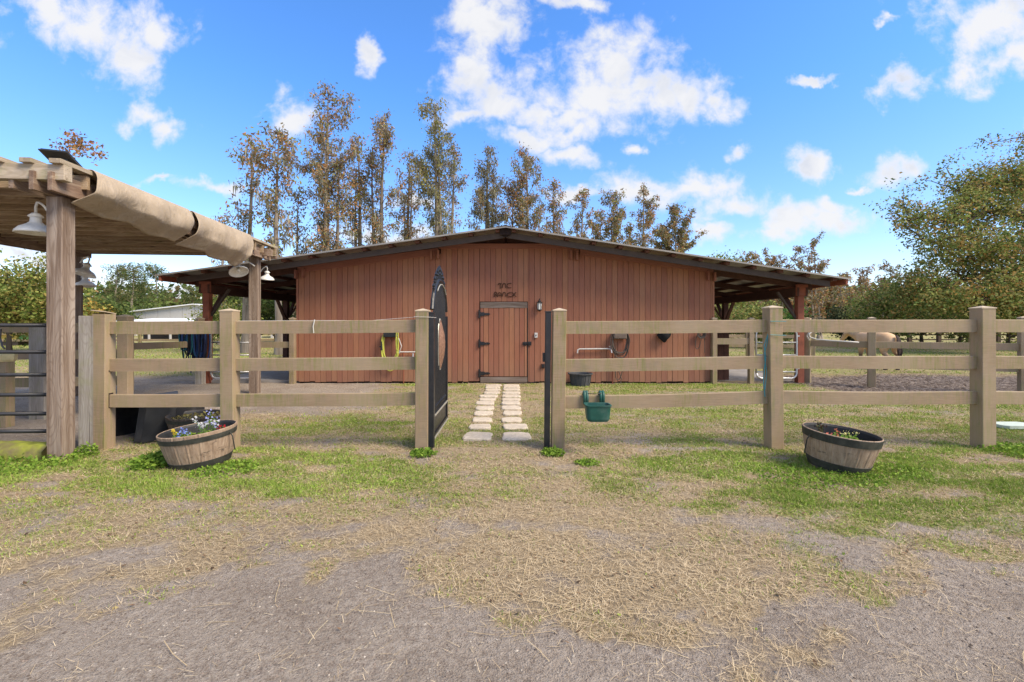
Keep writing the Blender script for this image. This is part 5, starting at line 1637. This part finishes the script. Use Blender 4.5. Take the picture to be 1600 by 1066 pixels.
def limb(mb, p, d, L, r0, rnd, segs=4, up=.1, wob=.15, n=5):
    pts = [p]; q = Vector(p); d = Vector(d).normalized()
    for i in range(segs):
        d = (d + Vector((rnd.uniform(-wob, wob), rnd.uniform(-wob, wob), rnd.uniform(-wob, wob) + up))).normalized()
        q = q + d * (L / segs); pts.append(q.copy())
    mb.tube(pts, [r0 * (1 - .8 * i / segs) for i in range(segs + 1)], n, cap=False)
    return pts


def cypress(px, top_py, half_px, Y, label, seed, dens=1.0, low=.22, mossy=.3, tint=None, stems=1, spire=.25, grp='cypress trees standing behind the barn'):
    X = X_(px, Y); Hh = Z_(top_py, Y); hw = half_px / F * Y * 1.26
    t = thing('cypress_tree', label, 'tree', (X, Y, 0), 0, grp)
    rnd = random.Random(seed)
    tr = MB(); cen = []; mo = []
    for s_ in range(stems):
        ox = 0 if s_ == 0 else rnd.uniform(-.45, .45) * hw; oy = rnd.uniform(-.3, .3)
        hh = Hh * (1 if s_ == 0 else rnd.uniform(.72, .9))
        pts = []; lx = rnd.uniform(-.3, .3); ph = rnd.uniform(0, 6)
        for i in range(12):
            f_ = i / 11
            pts.append(Vector((ox + lx * f_ * .6 + .10 * math.sin(ph + 5 * f_), oy + .06 * math.cos(ph + 6 * f_), hh * f_)))
        r0 = .011 * hh + .07
        tr.tube(pts, [r0 * (1.5 if i == 0 else 1) * (1 - .93 * (i / 11) ** 1.1) for i in range(12)], 8, cap=False)
        sect = [rnd.uniform(.55, 1.25) for _ in range(8)]
        nb = int((46 if s_ == 0 else 26) * (hh / 13) * dens ** .5)
        for k in range(nb):
            f_ = low + (1 - low) * (k + rnd.random()) / nb
            i = min(10, int(f_ * 11)); p = pts[i].lerp(pts[i + 1], f_ * 11 - i)
            g = (f_ - low) / (1 - low)
            prof = (.38 + .62 * min(1, g / .55)) * (1 - max(0, (g - (1 - spire)) / spire) * .45) * rnd.uniform(.35, 1.2) * sect[int(g * 7.99)]
            if g > .97: prof *= .5
            if rnd.random() < .12: prof *= .3
            L = hw * prof * (1 if s_ == 0 else .75)
            a_ = rnd.uniform(0, 2 * math.pi); e_ = rnd.uniform(.35, 1.1)
            lp = limb(tr, p, (math.cos(a_), math.sin(a_), e_), L * 1.12, .012 + .012 * L, rnd, 4, .08, .28, 4)
            m_ = max(3, int(L * 6.0 * dens))
            for q in range(m_):
                v_ = rnd.uniform(.35, 1.05) * 4; j = min(3, int(v_)); b_ = lp[j].lerp(lp[j + 1], min(1.2, v_ - j))
                cen.append(tuple(b_ + Vector((rnd.gauss(0, .12), rnd.gauss(0, .12), rnd.gauss(0, .08)))))
                if rnd.random() < mossy * (1.15 - g): mo.append(tuple(b_ + Vector((0, 0, -.15))))
        for k in range(4): cen.append(tuple(pts[-1] + Vector((rnd.gauss(0, .12), rnd.gauss(0, .12), -rnd.random() * .5))))
    obj('trunk', tr, M['bark'], t, smooth=True)
    cols = tint or (RUST * 2 + OLIVE)
    V, c = leaf_cloud(cen, 14, .15, .165 * max(1, Y / 34), cols, seed, droop=.9, aspect=.46)
    soup('crown', V, 4, c, M['needle'], t)
    if mo:
        r = np.random.default_rng(seed + 5)
        C = np.repeat(np.array(mo), 7, 0); n = len(C); b_ = C + r.normal(size=(n, 3)) * np.array([.12, .12, .10])
        L = r.uniform(.2, .65, (n, 1)); sd_ = np.stack([np.cos(r.uniform(0, 6.28, n)), np.sin(r.uniform(0, 6.28, n)), np.zeros(n)], -1) * .028
        dn = np.stack([r.normal(0, .1, n), r.normal(0, .1, n), -np.ones(n)], -1) * L
        V = np.stack([b_ - sd_, b_ + sd_, b_ + dn], 1).reshape(-1, 3)
        soup('hanging_moss', V, 3, np.array(MOSS)[r.integers(0, 3, n)] * r.uniform(.8, 1.2, (n, 1)), M['needle'], t)
    return t


G1 = [(.07, .11, .025), (.11, .15, .035), (.16, .19, .05), (.05, .08, .02)]
CY = [ # px, top, half, Y, label, dens, low, mossy, tint, stems
    (383, 210, 26, 22, 'slim mossy cypress at the left end of the row, left of the canvas end', .7, .25, .6, None, 1),
    (432, 200, 36, 21, 'broad rusty cypress above the far pergola post', 1.1, .30, .6, None, 1),
    (514, 138, 42, 27, 'tallest cypress, with a thin open spire above a full rusty crown', 1.15, .2, .4, None, 3),
    (470, 300, 26, 28, 'shorter cypress filling the gap left of the tallest one', .8, .2, .3, None, 1),
    (560, 212, 22, 30, 'slender double-stemmed cypress right of the tallest one', .7, .25, .4, None, 2),
    (598, 186, 30, 29, 'rounded rusty cypress midway between the two highest spires', 1.0, .25, .4, None, 2),
    (638, 235, 26, 33, 'thin orange-brown cypress left of the second highest spire', .8, .2, .2, None, 3),
    (680, 162, 34, 30, 'second highest cypress, dark and shaggy with hanging moss', 1.1, .2, .7, OLIVE * 2 + RUST[2:], 2),
    (706, 228, 20, 32, 'narrow cypress pressed against the shaggy second highest one', .9, .2, .4, None, 1),
    (760, 226, 32, 36, 'grey-green mossy cypress above the left of the roof ridge', 1.0, .15, .8, [(.21, .20, .11), (.25, .23, .13), (.28, .18, .09)], 3),
    (822, 234, 38, 37, 'wide rusty cypress above the right of the roof ridge', 1.1, .15, .4, None, 3),
    (868, 284, 22, 42, 'low rusty cypress next to the wide one over the ridge', .9, .15, .3, None, 2),
    (910, 296, 24, 44, 'open thin-topped cypress over the right roof slope', .8, .15, .3, None, 2),
    (958, 306, 24, 46, 'olive-brown cypress with a pointed top over the right slope', 1.0, .15, .3, OLIVE + RUST, 2),
    (1006, 292, 30, 47, 'open-branched cypress with visible stem over the right slope', .8, .15, .3, None, 1),
    (1052, 322, 32, 50, 'last full brown cypress of the row, sloping off to the right', 1.2, .1, .4, OLIVE + RUST, 3),
    (936, 335, 22, 50, 'short rusty cypress low between two taller ones on the right slope', 1.0, .1, .2, None, 2),
    (985, 350, 24, 52, 'short dense cypress low behind the open-branched one', 1.0, .1, .2, None, 2),
    (1210, 402, 32, 62, 'wide rusty cypress low above the right eave', 1.2, .1, .1, None, 3),
    (1168, 398, 26, 60, 'rusty low cypress left of the one above the right eave', 1.1, .1, .1, None, 3),
    (1276, 376, 24, 60, 'tall brown cypress rising just before the right end of the roof', 1.1, .1, .2, OLIVE[:1] + RUST, 2),
    (1312, 428, 20, 62, 'brown cypress just past the right end of the roof', 1.0, .1, .1, None, 2),
    (1248, 405, 20, 58, 'small brown cypress between two taller ones at the right eave', 1.0, .1, .1, None, 2),
    (1352, 422, 22, 64, 'thin reddish cypress to the right of the roof end', 1.0, .1, .1, None, 2),
    (1392, 420, 24, 66, 'reddish-brown cypress just left of the big green oak', .9, .1, .1, None, 2),
    (342, 335, 26, 30, 'sparse low cypress above the canvas, left of the row', .35, .3, .4, None, 1),
    (1120, 470, 30, 44, 'brown cypress thicket seen under the right lean-to roof', 1.2, .05, .1, None, 3),
    (1222, 440, 26, 40, 'bare-stemmed brown cypress behind the right lean-to post', 1.0, .15, .1, None, 3),
    (1285, 446, 24, 42, 'bare-stemmed rusty cypress right of the lean-to post', 1.0, .2, .1, None, 3),
    (1330, 450, 26, 46, 'rusty cypress behind the round dark shrub', 1.0, .1, .1, None, 3),
]
for i, (px, tp, hp_, Y, lab, dn, lo, mo_, ti, stn) in enumerate(CY):
    far_ = px > 1100
    cypress(px, tp, hp_, Y, lab, 500 + i, dn * (1.15 if not far_ else .55), lo, mo_, ti, stn, .3)


def broadleaf(X, Y, Hh, rad, zc, label, seed, ncl, cols, name='tree', cat='tree', size=.16, per=16, flatz=.7, trunk_r=.12, limbs=9, spread=.22, lean=(0, 0), bark='bark_dark', group=None, shell=.35):
    t = thing(name, label, cat, (X, Y, 0), 0, group)
    rnd = random.Random(seed)
    tr = MB()
    tips = []
    base = limb(tr, Vector((0, 0, 0)), (lean[0], lean[1], 1), zc * .75, trunk_r, rnd, 5, .1, .1, 8)
    for k in range(limbs):
        a_ = 2 * math.pi * k / limbs + rnd.uniform(-.3, .3)
        st0 = base[rnd.choice([2, 3, 4, 5])]
        lp = limb(tr, st0, (math.cos(a_), math.sin(a_), rnd.uniform(.15, 1.0)), rad * rnd.uniform(.75, 1.05), trunk_r * .5, rnd, 5, .04, .3, 6)
        for j in (2, 3, 4, 5):
            for m_ in range(2):
                lp2 = limb(tr, lp[j], (rnd.uniform(-1, 1), rnd.uniform(-1, 1), rnd.uniform(-.2, .9)), rad * .4, trunk_r * .16, rnd, 4, .03, .35, 4)
                tips += lp2[1:]
    obj('trunk', tr, M[bark], t, smooth=True)
    cen = []
    lob = [Vector((rnd.gauss(0, .5), rnd.gauss(0, .5), rnd.gauss(0, .42))) for _ in range(16)]
    while len(cen) < ncl:
        if tips and rnd.random() < .5:
            b_ = rnd.choice(tips); cen.append(tuple(b_ + Vector((rnd.gauss(0, .25), rnd.gauss(0, .25), rnd.gauss(0, .15))) * rad * .2)); continue
        l_ = rnd.choice(lob); v_ = Vector((rnd.gauss(0, 1), rnd.gauss(0, 1), rnd.gauss(0, 1))).normalized() * rnd.uniform(shell, 1) * .42
        q = l_ + v_
        if q.length > 1.12: continue
        z_ = zc + q.z * rad * flatz
        if z_ < .15: continue
        cen.append((q.x * rad + lean[0] * zc, q.y * rad, z_))
    V, c = leaf_cloud(cen, per, spread, size, cols, seed, droop=.25, aspect=.6)
    V[:, 2] = np.maximum(V[:, 2], .05)
    soup('crown', V, 4, c, M['leaf'], t)
    return t


OAK = [(.16, .22, .055), (.22, .27, .075), (.29, .32, .10), (.35, .34, .12), (.11, .16, .045), (.42, .29, .11)]
DARK = [(.09, .135, .04), (.14, .19, .055), (.19, .24, .075)]
YEL = [(.18, .23, .05), (.28, .31, .08), (.38, .36, .11), (.12, .17, .04)]

# the big oak leaning in from the right: explicit limbs
def oak():
    X0, Y0 = 27.4, 23.0
    t = thing('oak_tree', 'large spreading green oak at the right edge, limbs reaching left', 'tree', (X0, Y0, 0))
    rnd = random.Random(77)
    tr = MB(); cen = []
    def W_(px, py, Y): v_ = at(px, py, Y); return Vector((v_.x - X0, v_.y - Y0, v_.z))
    tr.tube([Vector((0, 0, 0)), Vector((-.3, 0, 1.4)), Vector((-.6, 0, 2.8)), Vector((-.5, .2, 5)), Vector((.2, .3, 8)), Vector((.5, .3, 10.5))], [.55, .42, .38, .28, .18, .06], 10, cap=False)
    mains = [[(1660, 400, 23), (1600, 418, 22.6), (1545, 425, 22.2), (1512, 436, 22), (1470, 452, 21.6), (1440, 470, 21.5)],
             [(1665, 360, 23), (1600, 335, 22.6), (1540, 330, 22.3), (1505, 350, 22), (1450, 340, 21.7), (1415, 345, 21.5)],
             [(1660, 340, 23), (1620, 290, 22.8), (1570, 285, 22.5), (1530, 290, 22.3), (1490, 300, 22)],
             [(1655, 385, 23), (1590, 382, 22.2), (1530, 390, 21.6), (1480, 385, 21.3), (1430, 372, 21)],
             [(1670, 300, 23), (1650, 240, 23), (1620, 210, 23)],
             [(1670, 420, 23), (1620, 445, 21.5), (1570, 462, 20.8), (1530, 470, 20.5)],
             [(1690, 400, 23), (1760, 380, 23), (1830, 400, 23)], [(1690, 330, 23), (1760, 290, 23), (1820, 300, 23)],
             [(1665, 330, 23), (1610, 300, 25), (1560, 300, 27), (1510, 320, 28)]]
    for mi, mn in enumerate(mains):
        P = [W_(*p) for p in mn]
        tr.tube(P, [.17 * (1 - .8 * i / (len(P) - 1)) for i in range(len(P))], 7, cap=False)
        for j in range(len(P) - 1):
            for k in range(7):
                st0 = P[j].lerp(P[j + 1], rnd.random())
                lp = limb(tr, st0, (rnd.uniform(-1, .5), rnd.uniform(-1, 1), rnd.uniform(-.25, .9)), rnd.uniform(.9, 1.9), .035, rnd, 4, .02, .3, 4)
                for q in range(11):
                    b_ = lp[rnd.choice([1, 2, 3, 4])]
                    cen.append(tuple(b_ + Vector((rnd.gauss(0, .32), rnd.gauss(0, .32), rnd.gauss(0, .2)))))
    # fuller foliage patches
    for (px, py, r_, Y, n) in ((1440, 345, 36, 21.8, 55), (1505, 310, 40, 22, 110), (1560, 330, 45, 22.5, 130), (1585, 270, 30, 22.8, 110), (1600, 300, 40, 23, 100), (1470, 400, 36, 21.5, 120), (1520, 400, 45, 22, 200), (1585, 400, 45, 22, 230), (1560, 460, 42, 21, 300), (1600, 440, 40, 21.5, 240),
                               (1430, 440, 34, 21.5, 150), (1480, 470, 34, 21, 200), (1530, 485, 30, 21, 160), (1590, 490, 30, 21, 160), (1520, 360, 35, 23, 110), (1420, 470, 26, 22, 100), (1650, 350, 70, 24, 400), (1720, 330, 80, 24, 400), (1700, 450, 70, 23, 300)):
        c0 = W_(px, py, Y); rr_ = r_ / F * Y
        for q in range(int(n * .55)):
            v_ = Vector((rnd.gauss(0, 1), rnd.gauss(0, 1), rnd.gauss(0, 1))).normalized() * rnd.uniform(.3, 1) * rr_ * rnd.uniform(.7, 1.25)
            cen.append((c0.x + v_.x, c0.y + v_.y * 1.2, max(.3, c0.z + v_.z * .8)))
    obj('trunk', tr, M['bark_dark'], t, smooth=True)
    V, c = leaf_cloud(cen, 18, .16, .125, OAK * 2 + [(.33, .20, .06)], 78, droop=.2, aspect=.6)
    soup('crown', V, 4, c, M['leaf'], t)
oak()
broadleaf(X_(1334, 30), 30, 2.6, 1.55, 1.5, 'round dark grey-green shrub right of the barn roof end', 31, 420, [(.06, .08, .035), (.09, .11, .05), (.04, .055, .02)], 'shrub', 'shrub', .15, 18, .95, .06)
broadleaf(X_(1392, 27), 27, 4.6, 1.9, 2.5, 'yellow-green bushy tree between the dark shrub and the oak', 32, 320, YEL + OAK, size=.16, flatz=.9)
broadleaf(X_(1440, 29), 29, 4.2, 1.8, 2.2, 'dark green bushy tree under the left side of the oak', 33, 300, DARK + OAK, size=.16, flatz=.9)
broadleaf(X_(1500, 27), 27, 3.5, 1.7, 1.6, 'low dark tree below the main oak limb', 34, 300, DARK + OAK, size=.16, flatz=.8)
broadleaf(X_(1575, 28), 28, 3.5, 2.0, 1.9, 'low dense green tree at the right edge under the oak', 35, 300, OAK + YEL, size=.16, flatz=.8)
broadleaf(X_(1118, 62), 62, 9, 3.4, 8.2, 'light green tree showing over the right roof slope', 36, 420, YEL, size=.3, spread=.35, flatz=.8, trunk_r=.2)
broadleaf(X_(1180, 27), 27, 2.6, 1.6, 1.5, 'green shrub seen under the right lean-to roof', 37, 420, YEL + OAK, 'shrub', 'shrub', .15, 16, .9, .06)
broadleaf(X_(1128, 29), 29, 2.6, 1.4, 1.6, 'small green tree beside the barn corner, under the right lean-to', 38, 300, OAK, size=.15, flatz=.9)
broadleaf(X_(1243, 30), 30, 2.4, 1.0, 1.4, 'small green shrub left of the right lean-to post', 39, 220, [(.06, .16, .03), (.10, .22, .05)], 'shrub', 'shrub', .15, 14, .9, .05)
# left side
broadleaf(X_(15, 21), 21, 4.4, 2.6, 2.6, 'bushy yellow-green tree at the left edge below the pergola', 41, 950, YEL + [(.30, .24, .07)], size=.14, flatz=.75, spread=.2)
broadleaf(X_(70, 24), 24, 4, 1.8, 2.4, 'yellow-green tree hidden partly by the near pergola post', 42, 420, YEL, size=.15, flatz=.75)
broadleaf(X_(158, 48), 48, 4, 2.7, 1.9, 'dark green trees just right of the near pergola post', 43, 520, DARK + G1, size=.26, spread=.32, flatz=.6)
broadleaf(X_(228, 72), 72, 4, 3.6, 2.0, 'green tree behind the white metal building', 44, 420, G1 + DARK, size=.3, spread=.36, flatz=.6)
broadleaf(X_(125, 45), 45, 4, 2.6, 2.2, 'orange-tinged low bush behind the grey plank', 45, 300, [(.40, .26, .06), (.30, .26, .06), (.14, .15, .04)], 'shrub', 'shrub', .26, 14, .6, .08)
broadleaf(X_(348, 24), 24, 2.4, 1.5, 1.45, 'yellow-green bush seen through the left lean-to', 46, 420, YEL, 'shrub', 'shrub', .13, 16, .8, .05)
broadleaf(X_(445, 34), 34, 4.0, 2.6, 2.6, 'green tree deep behind the left lean-to', 47, 420, G1, size=.2, flatz=.7)
broadleaf(X_(395, 36), 36, 4.6, 2.6, 3.2, 'dark green tree behind the left lean-to roof', 48, 420, G1 + DARK, size=.2, flatz=.8)
# autumn tree above the pergola
t_ = broadleaf(X_(112, 17), 17, 8.6, .95, 7.75, 'thin tree with rusty leaves peeking above the pergola corner', 49, 100, [(.34, .15, .05), (.40, .24, .12), (.20, .15, .07)], size=.13, per=9, spread=.13, flatz=.62, trunk_r=.07, bark='bark')


def pine(px, top, half, Y, label, seed):
    X = X_(px, Y); Hh = Z_(top, Y); hw = half / F * Y
    t = thing('pine_tree', label, 'tree', (X, Y, 0), 0, 'tall thin pines beyond the left pasture')
    rnd = random.Random(seed); tr = MB(); cen = []
    pts = [Vector((.2 * math.sin(i * .8 + seed), 0, Hh * i / 8)) for i in range(9)]
    tr.tube(pts, [.26 * (1 - .8 * i / 8) for i in range(9)], 7, cap=False)
    for k in range(22):
        f_ = rnd.uniform(.42, 1.0); i = min(7, int(f_ * 8)); p = pts[i].lerp(pts[i + 1], f_ * 8 - i); a_ = rnd.uniform(0, 6.28)
        L = hw * rnd.uniform(.5, 1.1) * (1.25 - f_ * .55)
        lp = limb(tr, p, (math.cos(a_), math.sin(a_), .35), L, .07, rnd, 4, .08, .25, 4)
        for q in range(9): cen.append(tuple(lp[rnd.choice([2, 3, 4, 4])] + Vector((rnd.gauss(0, .5), rnd.gauss(0, .5), rnd.gauss(0, .22)))))
    obj('trunk', tr, M['bark'], t, smooth=True)
    V, c = leaf_cloud(cen, 12, .30, .34, [(.06, .10, .03), (.09, .13, .045), (.13, .16, .06), (.20, .19, .08)], seed, droop=0, aspect=.4)
    soup('crown', V, 4, c, M['needle'], t)
for i, (px, tp, hf, lab) in enumerate([(182, 420, 20, 'leftmost thin pine against the clouds on the left'), (207, 418, 22, 'second thin pine, above the left end of the metal building'), (243, 424, 26, 'widest thin pine, over the white metal building'), (300, 446, 16, 'small pine just left of the red lean-to post'), (222, 440, 14, 'short pine squeezed between two taller pines')]):
    pine(px, tp, hf, 78 + 3 * i, lab, 900 + i)
# far woods: one mass low on the horizon
rnd = np.random.default_rng(61)
n = 5200
xs = rnd.uniform(-190, 230, n); ysr = rnd.uniform(88, 130, n)
top = 5.0 + 3.2 * vnoise(xs * .09, ysr * 0, 4) + 2.2 * vnoise(xs * .35, ysr * 0, 14)
cen = np.stack([xs, ysr, top * rnd.random(n) ** .6], -1)
V, c = leaf_cloud(cen, 13, .75, 1.1, DARK + G1 + [(.20, .15, .07), (.16, .12, .06)], 62, droop=.1, aspect=.7)
V[:, 2] = np.maximum(V[:, 2], 0.02)
tag(soup('far_woods', V, 4, c, M['leaf']), 'low band of mixed woods along the horizon', 'woods', kind='stuff')
n = 1500
xs = rnd.uniform(24, 62, n); ysr = rnd.uniform(66, 78, n)
cen = np.stack([xs, ysr, 6.5 * rnd.random(n) ** .7], -1)
V, c = leaf_cloud(cen, 13, .5, .7, [(.26, .14, .06), (.20, .12, .06), (.15, .12, .06), (.12, .13, .045)], 63, droop=.3, aspect=.5)
tag(soup('brown_thicket', V, 4, c, M['needle']), 'dense rusty brown thicket behind the right side of the barn', 'thicket', kind='stuff')

# big cypress butt seen through the left lean-to
# ------------------------------------------------------------------ far buildings
def metal_barn(x0, x1, y0, y1, eave, ridge, label, bays=6, fascia=.5, door=True):
    t = thing('metal_barn', label, 'building', ((x0 + x1) / 2, y0, 0))
    n = 26
    for i in range(bays):
        xa = x0 + (x1 - x0) * i / bays; xb = x0 + (x1 - x0) * (i + 1) / bays
        def top(x): return eave + (ridge - eave) * (1 - abs(x - (x0 + x1) / 2) / ((x1 - x0) / 2))
        wpart('wall_panel', MB().prism([(xa + .02, eave - fascia), (xb - .02, eave - fascia), (xb - .02, top(xb)), (xa + .02, top(xa))], y0, y0 + .06), M['white_metal'], t)
        wpart('post', MB().box((xa + .1, y0 + .25, (eave - fascia) / 2), (.2, .2, eave - fascia)), M['white_metal'], t)
    xm = (x0 + x1) / 2
    wpart('back_wall', MB().box((xm, y1, (eave - .1) / 2), (x1 - x0, .1, eave - .1)), M['hose_grey'], t)
    for (a_, b_, za, zb_) in ((x0 - .3, xm, eave - .04, ridge), (xm, x1 + .3, ridge, eave - .04)):
        wpart('roof', MB().prism([(a_, za + .05), (b_, zb_ + .05), (b_, zb_ + .16), (a_, za + .16)], y0 - .3, y1 + .3), M['white_roof'], t)
    return t
metal_barn(X_(208, 52), X_(400, 52), 52, 66, Z_(488, 52), Z_(477, 52), 'low white metal building beyond the left pasture', 10, .95)
metal_barn(X_(402, 44), X_(500, 44), 44, 54, Z_(489, 44), Z_(484, 44), 'pale metal shed with a dark opening seen through the left lean-to', 5, .55)
t = thing('low_shed', 'low shed with a bright white roof before the metal building', 'shed', (X_(240, 40), 40, 0))
xa, xb = X_(178, 40), X_(322, 40)
wpart('roof', hexa([(xa, 38.5, 1.42), (xb, 38.5, 1.50), (xb, 42, 1.75), (xa + 2, 42, 1.75), (xa, 38.5, 1.50), (xb, 38.5, 1.58), (xb, 42, 1.83), (xa + 2, 42, 1.83)]), M['white_roof'], t)
for i in range(5): wpart('post', MB().box((xa + .4 + (xb - xa - .8) * i / 4, 38.8, .71), (.12, .12, 1.42)), M['white_metal'], t)
wpart('back_wall', MB().box(((xa + xb) / 2, 41.8, .8), (xb - xa - 2.2, .08, 1.6)), M['hose_grey'], t)
# small colourful structure at far left
t = thing('field_shelter', 'small orange-roofed shelter with yellow and green sides far behind the black gate', 'shelter', (X_(42, 30), 30, 0))
xc = X_(42, 30)
wpart('roof', MB().prism([(xc - 1.2, .72), (xc + 1.0, .72), (xc + .6, 1.12), (xc - .7, 1.05)], 29, 31), M['orange_roof'], t)
wpart('wall', MB().box((xc - .35, 30, .50), (1.1, 1.6, .44)), M['yellow_tarp'], t)
wpart('door', MB().box((xc + .6, 30, .50), (.55, 1.6, .42)), plain('green_cover', (.12, .30, .10), .7), t)
wpart('leg', MB().box((xc - .35, 30, .15), (1.0, 1.4, .28)), M['hose_grey'], t)
# dark cattle in the left pasture
def cow(px, Y, rz, label, seed):
    t = thing('cow', label, 'cow', (X_(px, Y), Y, 0), rz, 'black cattle in the left pasture')
    V = []; E = []; Rd = []
    def add(p, r_, par=None):
        V.append(p); Rd.append(r_); i = len(V) - 1
        if par is not None: E.append((par, i))
        return i
    a_ = add((-.6, 0, .95), (.28, .30)); b_ = add((0, 0, .93), (.33, .36), a_); c_ = add((.55, 0, .97), (.27, .32), b_); d_ = add((.85, 0, 1.0), (.16, .2), c_); e_ = add((1.1, 0, .92), (.13, .15), d_); add((1.35, 0, .72), (.09, .09), e_)
    for s_ in (-1, 1):
        q = add((.5, s_ * .18, .6), (.1, .1), c_); q = add((.5, s_ * .18, .3), (.06, .06), q); add((.5, s_ * .18, .03), (.06, .06), q)
        q = add((-.6, s_ * .18, .62), (.13, .13), a_); q = add((-.66, s_ * .18, .35), (.065, .065), q); add((-.62, s_ * .18, .03), (.06, .06), q)
    me = bpy.data.meshes.new('body'); me.from_pydata(V, E, []); me.update()
    o = bpy.data.objects.new('body', me); col.objects.link(o); o.parent = t; o.modifiers.new('skin', 'SKIN').use_smooth_shade = True
    ss = o.modifiers.new('sub', 'SUBSURF'); ss.levels = 1; ss.render_levels = 1
    for i, sv_ in enumerate(me.skin_vertices[0].data): sv_.radius = Rd[i]
    me.skin_vertices[0].data[0].use_root = True
    me.materials.append(M['black'])
    return t
c1 = cow(446, 28, R(200), 'black cow grazing, left one of the pair through the left lean-to', 1)
c2 = cow(459, 30, R(20), 'black cow, right one of the pair next to the barn wall', 2)
bpy.context.view_layer.update()
